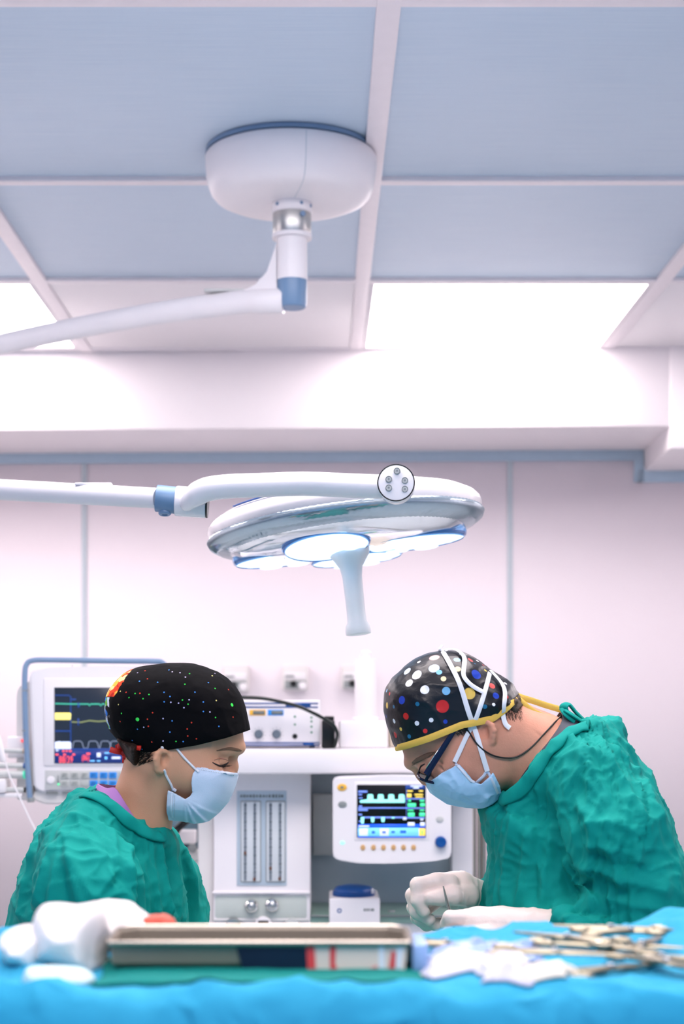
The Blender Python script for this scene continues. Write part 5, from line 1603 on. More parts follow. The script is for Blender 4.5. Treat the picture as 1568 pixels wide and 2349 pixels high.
MB().lathe(W3(1178, 1593, -.016), (0, -1, 0), [(-.006, .004), (0, .0065), (.005, .003)], 14).build('knot', M['yellow'], mcap)
# hair under the cap
F = Field(axis((X2(1030), X2(1215), .002)), axis((YP - .095, YP + .095, .0024)), axis((Z2(1705), Z2(1580), .002)))
F.inflate(poly([(1140, 1610), (1170, 1585), (1192, 1600), (1196, 1622), (1186, 1645), (1165, 1655), (1150, 1650), (1142, 1632)], 3), .068, .030, yc=YP)
F.add_noise(lambda x, y, z: .0014 * np.sin(noise3(x * 60, y * 50, z * 40) * 14))
link_mesh('hair', F.mesh('hair'), M['hair_m'], man)
mb = MB()
for i in range(420):
    if i < 300: a, b_, da, db = rnd.uniform(1146, 1194), rnd.uniform(1600, 1648), rnd.uniform(1, 6), rnd.uniform(5, 12)
    else: a, b_, da, db = rnd.uniform(1044, 1074), rnd.uniform(1664, 1684), rnd.uniform(3, 7), rnd.uniform(3, 7)
    p, nn = hit(mbv, a, b_, .0008); q, nn = hit(mbv, a + da, b_ + db, .0004)
    mb.tube([p, q], [.0003, .00012], 4)
mb.build('short_hair', M['hair_m'], man)

# ---- mask
M['mask_m'] = mat('blue mask', (182, 220, 250), .7, bump=.0004, bscale=120, vary=.05, vscale=40)
mk = [(973, 1794), (1007, 1767), (1042, 1747), (1059, 1766), (1077, 1788), (1092, 1793), (1111, 1775), (1118, 1766), (1136, 1798), (1144, 1823), (1124, 1842), (1100, 1851), (1065, 1851), (1021, 1842), (986, 1819)]
mz = [(966, 1788), (975, 1800), (988, 1821), (1021, 1843), (1065, 1853), (1100, 1853), (1126, 1844), (1146, 1824), (1165, 1790), (1150, 1720), (1080, 1690), (1000, 1730), (975, 1765)]
def mfold(x, y, z):
    u = (x - X2(1060)) * .75 + (z - Z2(1800)) * .66
    n = noise3(x * 30, y * 30, z * 30) - .5
    return -.0032 * (ridge(x + .03 * n, y * .5, z + .03 * n, 38, 2) - .4) - .0010 * ridge(x * 1.2, y, z, 80, 2)
mmask = build_mask(man, FB, mk, mz, .079, .050, M['mask_m'], (955, 1160, 1735, 1862), mfold, [])
mmb = bvh_of([mmask, mbody])
rim(mmask, bvh_of([mmask]), [(982, 1791), (1010, 1772), (1038, 1755)], .0040, M['mask_edge'])
rim(mmask, mmb, [(1044, 1751), (1060, 1769), (1077, 1789), (1092, 1795)], .0022, M['mask_edge'])
rim(mmask, mmb, [(1092, 1795), (1108, 1780), (1117, 1770), (1128, 1790), (1141, 1820)], .0022, M['mask_edge'])
for (a, b_) in (((985, 1790), (1040, 1755)), ((1046, 1757), (1080, 1795)), ((1095, 1797), (1116, 1777))):
    mb = MB()
    for i in range(22):
        p, nn = hit(mmb, a[0] + (b_[0] - a[0]) * i / 21, a[1] + (b_[1] - a[1]) * i / 21, .0012)
        mb.lathe(p, nn, [(0, .0006), (.0004, .0004)], 6)
    mb.build('stitching', M['btn_grey'], mmask)
# tapes tied over the cap
allm = bvh_of([mmask, mbody, mcap])
def tape(pts, wd, name='mask_tie', n=6, lift=.0018):
    sp = spline(pts, n); P3, N3 = [], []
    for (a, b) in sp:
        p, nn = hit(allm, a, b, lift); P3.append(p); N3.append(tuple(nn))
    # smooth the depth a little so the tape stays taut
    for it in range(2):
        P3 = [P3[0]] + [(P3[i - 1] + P3[i] * 2 + P3[i + 1]) / 4 for i in range(1, len(P3) - 1)] + [P3[-1]]
    N3 = [tuple((Vector(N3[max(0, i - 2)]) + Vector(N3[i]) + Vector(N3[min(len(N3) - 1, i + 2)])).normalized()) for i in range(len(N3))]
    P3 = [p + Vector(nn) * .0008 for p, nn in zip(P3, N3)]
    mb = MB(); mb.tube(P3, wd, 8, flat=.22, up=N3)
    return mb.build(name, M['white_cloth'], mmask)
tape([(1042, 1748), (1060, 1710), (1078, 1672), (1095, 1637), (1110, 1590), (1121, 1546)], .0037)
tape([(1117, 1768), (1104, 1725), (1092, 1684), (1074, 1634), (1054, 1572), (1034, 1530), (1016, 1499)], .0040)
tape([(1121, 1543), (1139, 1562), (1153, 1584), (1152, 1615), (1150, 1640), (1156, 1662), (1167, 1672)], .0042, lift=.004)
tape([(1022, 1496), (1044, 1496), (1062, 1511), (1062, 1535), (1062, 1555), (1080, 1575), (1106, 1590)], .0037, lift=.004)
kn = MB()
for pts in ([W3(1014, 1498, -.012), W3(1008, 1490, -.014), W3(1014, 1480, -.012)], [W3(1014, 1498, -.012), W3(1022, 1492, -.016), W3(1026, 1498, -.018)]):
    kn.tube(spline([tuple(p) for p in pts], 4), .004, 8, flat=.4)
kn.lathe(W3(1015, 1498, -.014), (0, -1, 0), [(-.006, .004), (0, .006), (.006, .003)], 12)
kn.build('tie_knot', M['white_cloth'], mmask)

# ---- glasses
M['frame'] = mat('dark blue acetate', (16, 22, 56), .2)
M['glass'] = mat('spectacle glass', (225, 228, 228), .06, trans=.6, vary=0, ior=1.3)
gl = bpy.data.objects.new('glasses', None); COL.objects.link(gl); gl.parent = man
gl.location = Vector(W3(980, 1780)) - wl(man)
t0, t1 = Vector(W3(1047, 1667, -.088)), Vector(W3(986, 1762, -.082))
mb = MB(); mb.tube([t0, t0.lerp(t1, .25), t0.lerp(t1, .6), t1, t1 + (t1 - t0).normalized() * .012], [.0030, .0042, .0050, .0056, .0050], 10, flat=.42, up=(0, -1, 0))
mb.build('temple', M['frame'], gl)
mb = MB(); e0 = t0 + Vector((-.004, -.0032, -.004)); mb.tube([t0.lerp(t1, .45) + Vector((-.0062, -.001, -.001)), t1 + Vector((-.0064, -.001, 0))], .0009, 6)
mb.build('temple_edge', M['chrome'], gl)
m0, m1 = Vector((t0.x, 2 * YP - t0.y, t0.z)), Vector((t1.x, 2 * YP - t1.y, t1.z))
mb = MB(); mb.tube([m0, m0.lerp(m1, .5), m1, m1 + (m1 - m0).normalized() * .012], [.0030, .0045, .0056, .0050], 10, flat=.42, up=(0, 1, 0)); mb.build('temple', M['frame'], gl)
for s in (-1, 1):
    c_ = Vector(W3(981, 1783, s * .038))
    a_ = (Vector(W3(1000, 1789, s * .036)) - Vector(W3(958, 1778, s * .036))).normalized()
    b_ = Vector((-.02, s * 1.0, -.24)).normalized()
    nrm = a_.cross(b_).normalized()
    if nrm.z > 0: nrm = -nrm
    b_ = nrm.cross(a_).normalized()
    N_ = 40
    loop_ = [c_ + a_ * (.0165 * math.copysign(abs(math.cos(2 * math.pi * k / N_)) ** .8, math.cos(2 * math.pi * k / N_))) + b_ * (.0255 * math.copysign(abs(math.sin(2 * math.pi * k / N_)) ** .8, math.sin(2 * math.pi * k / N_))) for k in range(N_)]
    mb = MB(); mb.tube(loop_, .0023, 8, closed=True, up=[tuple(nrm)] * N_); rimo = mb.build('rim', M['frame'], gl)
    mb = MB(); mb.prism([p - nrm * .0006 for p in loop_], nrm, .0014); mb.build('lens', M['glass'], rimo, smooth=False)
    # hinge block between rim and temple
    tt = t1 if s < 0 else m1
    mb = MB(); mb.tube([tt, tt.lerp(c_ + b_ * .024, .5), c_ + b_ * .0255 - a_ * .004], [.0042, .0036, .0026], 8, flat=.6); mb.build('hinge', M['frame'], gl)
br = [Vector(W3(968, 1772, -.012)), Vector(W3(960, 1764, -.006)), Vector(W3(957, 1761, 0)), Vector(W3(960, 1764, .006)), Vector(W3(968, 1772, .012))]
MB().tube(spline([tuple(p) for p in br], 5), .0022, 8).build('bridge', M['frame'], gl)
cord = [(1046, 1666), (1062, 1668), (1076, 1680), (1088, 1700), (1106, 1719), (1130, 1733), (1155, 1738), (1185, 1736), (1215, 1717), (1240, 1692), (1262, 1668), (1286, 1643)]
sp = spline(cord, 6); mb = MB()
P3 = [hit(allm, a, b, .002, YP)[0] for a, b in sp]
for it in range(6): P3 = [P3[0]] + [(P3[i - 1] + P3[i] * 2 + P3[i + 1]) / 4 for i in range(1, len(P3) - 1)] + [P3[-1]]
mb.tube([p + Vector((0, -.001, 0)) for p in P3], .0013, 8); mb.build('cord', M['dark'], gl, label='black glasses cord')

# ---- scrub collar and gown
M['scrub_dark'] = mat('dark grey cotton', (62, 66, 78), .7)
ring_sheet(sym([(1286, 1634, 0), (1290, 1652, .045), (1266, 1690, .068), (1222, 1742, .076), (1184, 1790, .055), (1160, 1812, 0)]),
           sym([(1350, 1662, 0), (1335, 1690, .085), (1290, 1740, .105), (1240, 1790, .10), (1200, 1830, .06), (1180, 1850, 0)]), .003).build('scrub_collar', M['scrub_dark'], man)
g_poly = [(1310, 1664), (1350, 1660), (1392, 1662), (1416, 1680), (1447, 1731), (1492, 1794), (1524, 1875), (1543, 1934), (1565, 1984), (1590, 2080), (1610, 2200), (1630, 2700), (1650, 3200), (1110, 3200), (1110, 2700), (1108, 2200), (1110, 2092), (1117, 2038), (1125, 1988), (1122, 1948), (1116, 1920), (1108, 1866), (1112, 1850), (1150, 1826), (1180, 1806), (1228, 1740), (1276, 1682)]
F = Field(axis((X2(1020), X2(1320), .0042), (X2(1320), X2(1740), .0042)), axis((YP - .36, YP + .33, .0042)), axis((.30, 1.02, .012), (1.02, Z2(1645), .0038)))
F.inflate(poly(g_poly), .165, .14, yc=YP)
nb_ = sym([(1385, 1672, 0), (1355, 1695, .080), (1302, 1728, .104), (1254, 1782, .104), (1206, 1832, .080), (1168, 1850, 0)])
F.chain(nb_ + nb_[:1], [.018] * (len(nb_) + 1), k=.03)
F.chain([W3(1350, 1800, -.135), W3(1420, 1920, -.185), W3(1485, 2045, -.195), W3(1440, 2105, -.19), W3(1370, 2132, -.18), W3(1322, 2131, -.174)], [.066, .072, .066, .058, .048, .036], k=.03)
F.chain([W3(1306, 2122, -.190), W3(1325, 2112, -.205), W3(1390, 2120, -.215)], [.022, .030, .034], k=.02)
F.chain([F3(1300, 1830, .13), F3(1310, 2040, .18), F3(1170, 2072, .10), F3(1080, 2072, .05)], [.066, .062, .044, .030], k=.02)
def mdirs(x, y, z):
    w_ = np.clip((x - X2(1280)) / .08, 0, 1)
    # vertical folds on the chest, folds along the sleeve towards the elbow
    u = x * (1 - w_) + (x * .88 + z * .47) * w_
    v = z * .35 * (1 - w_) + (z * .88 - x * .47) * .5 * w_
    return u, y * .8, v
F.chain([W3(1130, 1700), W3(1200, 1733)], [.064, .060], k=.006, op='cut')
me = F.mesh('gown'); print('gown', len(me.polygons))
R_ = .0075
wrinkle(me, mdirs, [([(1225, 1770), (1238, 1850), (1215, 1950), (1205, 2100)], R_, .009), ([(1190, 1825), (1180, 1900), (1165, 2000), (1160, 2110)], R_, .008), ([(1150, 1855), (1140, 1930), (1150, 2020), (1138, 2110)], .006, .007),
  ([(1255, 1800), (1262, 1900), (1250, 2000), (1245, 2100)], R_, .008), ([(1212, 1850), (1206, 1950), (1186, 2100)], .006, .006), ([(1128, 1870), (1132, 1960), (1126, 2080)], .005, .005), ([(1172, 1860), (1150, 1960), (1148, 2080)], .005, .005),
  ([(1296, 1735), (1298, 1800), (1312, 1880), (1322, 1980)], .004, .005), ([(1330, 1700), (1400, 1760), (1460, 1850), (1500, 1950)], .009, .009), ([(1310, 1760), (1380, 1830), (1440, 1910), (1480, 2010)], .009, .009),
  ([(1310, 1810), (1350, 1880), (1400, 1960), (1440, 2050)], .009, .009), ([(1360, 1690), (1430, 1750), (1490, 1830), (1530, 1930)], .008, .008), ([(1345, 1680), (1380, 1720), (1430, 1800)], .006, .006), ([(1320, 1725), (1370, 1790), (1400, 1850)], .006, .006),
  ([(1330, 1900), (1400, 1890), (1470, 1920)], R_, .007), ([(1340, 1940), (1420, 1950), (1500, 1990)], .008, .007), ([(1320, 1980), (1390, 2000), (1450, 2040)], .008, .008), ([(1290, 1960), (1330, 2030), (1380, 2080)], .010, .009),
  ([(1400, 2000), (1470, 2030), (1540, 2050)], R_, .008), ([(1380, 2060), (1450, 2075), (1530, 2085)], R_, .008), ([(1265, 1880), (1290, 1970), (1330, 2050)], .008, .008), ([(1370, 1870), (1420, 1930), (1500, 1950)], .006, .006), ([(1420, 1870), (1400, 1940), (1420, 2010)], .006, .006), ([(1470, 1890), (1450, 1960), (1470, 2040)], .006, .006),
  ([(1275, 1850), (1284, 1950), (1305, 2050), (1330, 2085)], -.014, .016), ([(1300, 2075), (1350, 2092), (1420, 2098)], -.012, .012), ([(1360, 1800), (1420, 1880), (1460, 1970)], -.007, .010), ([(1230, 1850), (1228, 1960), (1226, 2090)], -.008, .010), ([(1350, 1960), (1400, 1975), (1440, 2000)], -.006, .008),
  ([(1285, 2112), (1310, 2098), (1345, 2104), (1385, 2128)], .008, .006), ([(1290, 2128), (1330, 2118), (1370, 2132)], .007, .005), ([(1330, 2086), (1350, 2104), (1352, 2130)], -.006, .006), ([(1300, 1690), (1330, 1720), (1340, 1760)], .005, .006), ([(1390, 1672), (1430, 1720), (1470, 1790)], .006, .007)])
mg = link_mesh('gown', me, M['gown'], man)
collar(mg, [(1352, 1668), (1322, 1674), (1288, 1696), (1262, 1726), (1238, 1758), (1212, 1792), (1188, 1816), (1160, 1834)], .0120, mg)
kt = MB()
for pts, w_ in (([W3(1300, 1640, -.03), W3(1292, 1622, -.035), W3(1304, 1616, -.03), W3(1322, 1636, -.03), W3(1345, 1658, -.03)], .009), ([W3(1296, 1630, -.04), W3(1312, 1640, -.045), W3(1330, 1652, -.04), W3(1348, 1662, -.035)], .008), ([W3(1290, 1626, -.036), W3(1300, 1640, -.045), W3(1318, 1654, -.045)], .007)):
    kt.tube(spline([tuple(p) for p in pts], 6), w_, 10, flat=.35)
kt.build('gown_tie', M['gown'], mg, label='teal knot at the nape')
mb = MB()
for s in (-1, 1):
    mb.tube([(X2(1370), YP + s * .07, .72), (X2(1372), YP + s * .082, .4), (X2(1385), YP + s * .087, .10)], [.082, .072, .068], 20)
mb.build('trousers', M['trouser'], man)
for s in (-1, 1):
    MB().lathe((X2(1470), YP + s * .09, .048), (-1, 0, 0), [(0, .02), (.02, .044), (.1, .05), (.18, .052), (.24, .044), (.27, .015)], 20, flat=.9).build('shoe', M['shoe'], man)

# ---- gloves
M['glove'] = mat('latex glove', (242, 220, 210), .42, sss=.08, bump=.0004, bscale=160, vary=.02)
def N3(px, py, dy): return tuple(P(px, py, YP + dy))
F = Field(axis((X2(985), X2(1300), .0017)), axis((YP - .24, YP - .08, .0018)), axis((Z2(2165), Z2(2030), .0017)))
F.chain([N3(1272, 2132, -.172), N3(1235, 2130, -.172), N3(1200, 2128, -.170), N3(1150, 2126, -.165), N3(1098, 2122, -.16)], [.030, .0265, .027, .029, .026], k=.012)
F.cone(N3(1020, 2124, -.178), N3(1052, 2123, -.182), .0016, .0008, k=.004, op='cut')
F.cone(N3(1095, 2118, -.15), N3(1068, 2114, -.145), .024, .019, k=.012)
F.chain([N3(1078, 2108, -.158), N3(1032, 2105, -.160), N3(1024, 2120, -.145), N3(1042, 2140, -.128)], [.0150, .0112, .0102, .0090], k=.003)       # index
F.chain([N3(1075, 2116, -.142), N3(1030, 2120, -.132), N3(1026, 2145, -.126), N3(1050, 2154, -.120)], [.0145, .0118, .0105, .0095], k=.004)     # middle
F.chain([N3(1080, 2130, -.135), N3(1040, 2140, -.118), N3(1040, 2160, -.115), N3(1062, 2166, -.116)], [.014, .0112, .010, .009], k=.004)        # ring
F.chain([N3(1092, 2142, -.128), N3(1056, 2156, -.110), N3(1056, 2172, -.110), N3(1074, 2174, -.114)], [.0125, .0098, .009, .0082], k=.004)      # little
F.chain([N3(1150, 2136, -.182), N3(1095, 2146, -.188), N3(1056, 2145, -.178), N3(1024, 2142, -.162)], [.017, .0135, .0108, .0095], k=.003)       # thumb
F.add_noise(lambda x, y, z: np.where(x > X2(1170), -.0016 * ridge(x * 1.6, y * .5, z * .6, 60, 2), 0) - .0006 * ridge(x, y, z, 70, 2), .01)
ng = link_mesh('glove', F.mesh('glove'), M['glove'], man)
F = Field(axis((X2(915), X2(1120), .0017)), axis((YP - .06, YP + .11, .0018)), axis((Z2(2150), Z2(1995), .0017)))
F.chain([N3(1108, 2066, .05), N3(1082, 2056, .045), N3(1050, 2044, .035), N3(1008, 2036, .028)], [.029, .026, .030, .025], k=.014)
F.cone(N3(1012, 2030, .010), N3(1012, 2052, .052), .017, .016, k=.012)
F.chain([N3(1030, 2026, .004), N3(1000, 2024, -.002), N3(958, 2030, -.010), N3(958, 2066, -.016), N3(972, 2090, -.014)], [.016, .0148, .0122, .0112, .0100], k=.005)
F.chain([N3(1000, 2034, .020), N3(948, 2054, .012), N3(956, 2092, .004), N3(984, 2110, .002)], [.0150, .0125, .0115, .0100], k=.005)
F.chain([N3(1004, 2046, .038), N3(950, 2082, .032), N3(966, 2110, .024), N3(1000, 2122, .020)], [.0142, .0118, .0108, .0098], k=.005)
F.chain([N3(1012, 2056, .052), N3(956, 2104, .050), N3(978, 2122, .044), N3(1008, 2116, .036)], [.0125, .0102, .0094, .0086], k=.005)
F.chain([N3(1074, 2056, .010), N3(1040, 2054, -.014), N3(1008, 2058, -.022), N3(986, 2060, -.022)], [.018, .0150, .0125, .0115], k=.006)
F.add_noise(lambda x, y, z: np.where(x > X2(1060), -.0014 * ridge(x * 1.6, y * .5, z * .6, 60, 2), 0) - .0006 * ridge(x, y, z, 70, 2), .01)
link_mesh('glove', F.mesh('glove'), M['glove'], man)

# her gloved hands, low in front of her
for s in (-1, 1):
    g = bpy.data.objects.new('glove', ng.data); COL.objects.link(g); g.parent = woman
    R_ = Matrix.Rotation(math.pi, 3, 'Z'); wr = Vector(N3(1265, 2130, -.172)) - wl(man)
    g.rotation_euler = (0, 0, math.pi)
    g.location = Vector(W3(415, 2292, s * .12)) - wl(woman) - R_ @ wr

# ---- forceps held in the near hand
M['tong'] = mat('forceps steel', (170, 164, 160), .25, metal=.55, vary=0)
tw = thing('forceps', 'steel tissue forceps held upright in his near gloved hand', 'forceps', N3(1040, 2130, -.15))
for (dx, dy) in ((0, -.0022), (3.5, .0022)):
    pts = [N3(1016 + dx * .15, 2033, -.142 + dy * .3), N3(1021 + dx * .6, 2058, -.146 + dy), N3(1026 + dx, 2080, -.148 + dy * 1.4), N3(1033 + dx, 2105, -.150 + dy * 1.4), N3(1048 + dx * .4, 2150, -.150 + dy * .5)]
    MB().tube(spline([tuple(p) for p in pts], 5), [float(np.interp(i / 20, [0, .3, .7, 1], [.0016, .0030, .0044, .0040])) for i in range(21)], 8, flat=.45, up=(1, 0, .3)).build('arm', M['tong'], tw)
MB().lathe(N3(1049, 2152, -.150), (.25, 0, -1), [(-.004, .003), (0, .0055), (.006, .004)], 12).build('spring_end', M['chrome'], tw)
# ================================================================ foreground instrument table
M['drape'] = cloth_mat('blue drape', (36, 150, 190), (60, 168, 202), bump=.008)
M['green_cloth'] = cloth_mat('green wrap', (6, 120, 116), (14, 132, 124), bump=.006)
ZT = CZ - 680 * 1.30 / FP                     # table top height
X0, X1, Y0, Y1 = -.62, .66, 1.30, 1.70
tb_ = thing('instrument_table', 'instrument table under a blue drape in the foreground', 'table', ((X0 + X1) / 2, (Y0 + Y1) / 2, 0))
MB().box(X0 + .03, X1 - .03, Y0 + .03, Y1 - .02, ZT - .04, ZT - .012, .004).build('table_top', M['alu'], tb_)
MB().cyl((X1 - .16, Y1 - .06, .06), (X1 - .16, Y1 - .06, ZT - .03), .02, seg=24).build('post', M['alu'], tb_)
mb = MB()
for x in (X0 + .2, X1 - .1): mb.tube([(x, Y0 + .02, .035), (x, Y1 + .05, .035)], .018, 12)
mb.tube([(X0 + .2, Y1 - .06, .035), (X1 - .1, Y1 - .06, .035)], .018, 12)
mb.build('base', M['alu'], tb_)
# drape: a sheet over the top, hanging in front, behind and at the ends
xs = np.linspace(X0, X1, 220)
prof = [(Y0 - .018, .62), (Y0 - .014, .9), (Y0 - .010, ZT - .10), (Y0 - .008, ZT - .06), (Y0 - .007, ZT - .03), (Y0 - .003, ZT - .012), (Y0 + .006, ZT - .003), (Y0 + .015, ZT)]
prof = prof + [(Y0 + .015 + (Y1 - Y0 - .03) * i / 34, ZT) for i in range(1, 35)] + [(Y1 - .004, ZT - .006), (Y1, ZT - .02), (Y1 + .004, ZT - .06), (Y1 + .008, ZT - .14), (Y1 + .012, .8)]
# finer rows on the front hang
pf = spline(prof[:8], 5) + prof[8:]
vs_, fs_ = [], []
nx = len(xs)
for (y, z) in pf:
    for x in xs:
        hang = np.clip((ZT - z) / .15, 0, 1)
        dy = -hang * .022 * (noise3(np.array([x * 11 + 3]), np.array([.5]), np.array([z * 1.5]))[0]) * (1 if y < 1.5 else -1)
        dz = 0
        if hang < .2:
            xx, yyv = np.array([x]), np.array([y])
            dz = .009 * (ridge(xx + .6 * yyv, yyv * .8, xx * 0, 11, 2)[0] - .3) + .005 * ridge(xx, yyv + .4 * xx, xx * 0, 28, 2)[0]
            # pressed flat under the tray
            fl = np.clip((x + .225) / .03, 0, 1) * np.clip((.125 - x) / .03, 0, 1) * np.clip((y - 1.315) / .02, 0, 1)
            dz *= 1 - .9 * fl
            # raised back edge on the right
            b_ = np.clip((y - 1.50) / .16, 0, 1)
            dz += b_ * (.024 * np.exp(-((x - .37) / .055) ** 2) + .006 * np.exp(-((x - .22) / .03) ** 2) - .008)
            dz += .010 * np.exp(-((x - .44) / .06) ** 2) * np.clip((y - 1.36) / .1, 0, 1)
            e_ = np.clip(1 - abs(y - Y0 - .01) / .03, 0, 1)
            dz += e_ * .006 * (noise3(np.array([x * 6]), np.array([2.0]), np.array([0.]))[0] - .5)
        vs_.append((x, y + dy, z + dz))
for i in range(len(pf) - 1):
    for k_ in range(nx - 1):
        fs_.append((i * nx + k_, i * nx + k_ + 1, (i + 1) * nx + k_ + 1, (i + 1) * nx + k_))
me = bpy.data.meshes.new('drape'); me.from_pydata([tuple(map(float, v)) for v in vs_], [], fs_); me.update()
dr = link_mesh('blue_drape', me, M['drape'], None)
tag(dr, 'light blue surgical drape covering the foreground table and hanging over its front edge', 'drape')
sol = dr.modifiers.new('s', 'SOLIDIFY'); sol.thickness = .002; sol.offset = -1
dbv = bvh_of([dr])
def ztop(x, y):
    p, n, i, t = dbv.ray_cast(Vector((x, y, ZT + .3)), Vector((0, 0, -1)))
    return p.z if p else ZT

# green wrap under the tray
gx0, gx1 = P(212, 2260, 1.34).x, P(962, 2260, 1.34).x
vs_, fs_ = [], []
nu, nv = 110, 34
for j in range(nv):
    for i in range(nu):
        u, v = i / (nu - 1), j / (nv - 1)
        x = gx0 + (gx1 - gx0) * u + .004 * math.sin(v * 9); y = 1.325 + .23 * v + .008 * math.sin(u * 14)
        e = min(1, min(u, 1 - u) * 14, min(v, 1 - v) * 9)
        z = ztop(x, y) + .0015 + e * (.003 + .003 * (1 - min(1, v * 5)) * float(noise3(np.array([u * 13.]), np.array([v * 9.]), np.array([.3]))[0]))
        vs_.append((x, y, z))
for j in range(nv - 1):
    for i in range(nu - 1): fs_.append((j * nu + i, j * nu + i + 1, (j + 1) * nu + i + 1, (j + 1) * nu + i))
me = bpy.data.meshes.new('wrap'); me.from_pydata(vs_, [], fs_); me.update()
gw = link_mesh('green_wrap', me, M['green_cloth'], None); tag(gw, 'crumpled green cloth wrap lying under the steel tray', 'cloth')
sol = gw.modifiers.new('s', 'SOLIDIFY'); sol.thickness = .0012; sol.offset = 1

# steel tray
ZTR = ZT + .0065
TY0, TY1 = 1.385, 1.480
tx0, tx1 = P(247, 2240, TY0).x, P(940, 2240, TY0).x
trz = P(0, 2163, TY0).z
tr = thing('steel_tray', 'perforated stainless steel instrument tray on the green wrap', 'tray', ((tx0 + tx1) / 2, (TY0 + TY1) / 2, ZTR))
cch = .014
M['tray'] = mat('satin steel', (142, 131, 116), .42, metal=.3, vary=.06, vscale=40)
def ringp(ins, z, dx=0):
    x0, x1, y0, y1 = tx0 + ins, tx1 - ins, TY0 + ins, TY1 - ins; c_ = cch
    return [(x0 + c_ * .25, y0, z), (x1 - c_ * .25, y0, z), (x1, y0 + c_, z), (x1, y1 - c_, z), (x1 - c_, y1, z), (x0 + c_, y1, z), (x0, y1 - c_, z), (x0, y0 + c_, z)]
rings = [ringp(.006, ZTR), ringp(.001, ZTR + .004), ringp(0, trz - .004), ringp(-.003, trz - .001), ringp(-.003, trz), ringp(.0005, trz + .0004), ringp(.002, trz - .002), ringp(.003, ZTR + .004), ringp(.008, ZTR + .0015)]
vs_ = [p for r_ in rings for p in r_]; fs_ = []
for i in range(len(rings) - 1):
    for k_ in range(8): fs_.append((i * 8 + k_, i * 8 + (k_ + 1) % 8, (i + 1) * 8 + (k_ + 1) % 8, (i + 1) * 8 + k_))
fs_.append(tuple(range(7, -1, -1))); fs_.append(tuple((len(rings) - 1) * 8 + k_ for k_ in range(8)))
MB().raw(vs_, fs_).build('tray_body', M['tray'], tr, auto=25)
# rolled rim, and a row of oval holes seen as bright slots on the inside back wall
mb = MB(); mb.tube([Vector(p) for p in ringp(-.002, trz)], .0022, 8, closed=True); mb.build('rolled_rim', M['steel'], tr)
mb = MB()
n_ = 34
for k_ in range(n_):
    x = tx0 + .018 + (tx1 - tx0 - .036) * k_ / (n_ - 1)
    mb.box(x - .0022, x + .0022, TY0 + .0045, TY0 + .0125, trz - .0006, trz + .0012, .0008)
mb.box(tx0 + .008, tx1 - .008, TY0, TY0 + .016, trz - .0018, trz - .0002, .0006)
mb.build('perforated_flange', M['tray'], tr)
# flat coloured patches set on the front
def tr_quad(name, pts, m):
    mb = MB(); mb.prism([P(a, b, TY0 - .0006) for a, b in pts], (0, 1, 0), .0005); return mb.build(name, m, tr, smooth=False)
M['navy'] = mat('navy patch', (14, 24, 50), .35)
M['redpatch'] = mat('red patch', (226, 70, 72), .4)
M['pale'] = mat('pale patch', (232, 212, 198), .4)
tr_quad('navy_patch', [(541, 2172), (702, 2172), (706, 2238), (560, 2238)], M['navy'])
tr_quad('pale_patch', [(702, 2170), (934, 2168), (926, 2241), (706, 2240)], M['pale'])
def tr_quad2(name, pts, m):
    mb = MB(); mb.prism([P(a, b, TY0 - .0012) for a, b in pts], (0, 1, 0), .0005); return mb.build(name, m, tr, smooth=False)
tr_quad2('red_patch', [(702, 2171), (721, 2171), (725, 2240), (706, 2240)], M['redpatch'])
tr_quad2('red_patch', [(756, 2170), (770, 2170), (768, 2212), (780, 2234), (757, 2230)], M['redpatch'])
tr_quad2('red_patch', [(834, 2236), (845, 2222), (865, 2216), (866, 2240), (836, 2241)], M['redpatch'])
tr_quad2('red_patch', [(898, 2180), (907, 2185), (905, 2238), (889, 2238)], M['redpatch'])
M['whitepatch'] = mat('white patch', (232, 232, 238), .4)
tr_quad2('white_patch', [(868, 2170), (880, 2170), (884, 2240), (868, 2240)], M['whitepatch'])
tr_quad2('white_patch', [(910, 2172), (924, 2172), (918, 2240), (906, 2240)], M['whitepatch'])
# instruments lying in the tray
def hemostat(L=.115, ring=.009, m=None):
    """scissor-like clamp lying flat, jaws towards +x, centre at origin: returns two meshes' builders"""
    out = []
    for s in (-1, 1):
        mb = MB()
        pts = [(L * .5, s * .0006, .004), (L * .30, s * .002, .004), (L * .12, s * .0032, .004), (0, -s * .0005, .004), (-L * .18, -s * .006, .004), (-L * .34, -s * .011, .004)]
        sp = spline(pts, 5); n = len(sp)
        mb.tube(sp, [float(np.interp(i / (n - 1), [0, .3, .55, .62, 1], [.0014, .0026, .0036, .0042, .0026])) for i in range(n)], 8, flat=.7, up=(0, 0, 1))
        mb.torus((-L * .40, -s * (.012 + ring * .6), .004), (0, 0, 1), ring, .0022, 20, 8, flat=.75, up=(1, 0, 0))
        out.append(mb)
    return out
_h = hemostat()
proto = thing('surgical_clamp', 'steel ring handled clamp scattered on the blue drape', 'clamp', (0, 0, 0), 'clamps scattered on the blue drape')
M['instr'] = mat('instrument steel', (150, 142, 122), .3, metal=1.0, vary=.05)
for mb in _h: mb.build('clamp_arm', M['instr'], proto)
sc_ = MB().cyl((0, 0, .0015), (0, 0, .0085), .0035, seg=12, bev=.0006); sc_.build('pivot_screw', M['chrome'], proto)
def dup(root, loc, rz, label=None, group=None, tilt=0.0):
    r = root.copy(); COL.objects.link(r); r.location = loc; r.rotation_euler = (0, tilt, rz)
    if label: r['label'] = label
    if group: r['group'] = group
    for ch in list(root.children):
        c_ = ch.copy(); COL.objects.link(c_); c_.parent = r
    return r
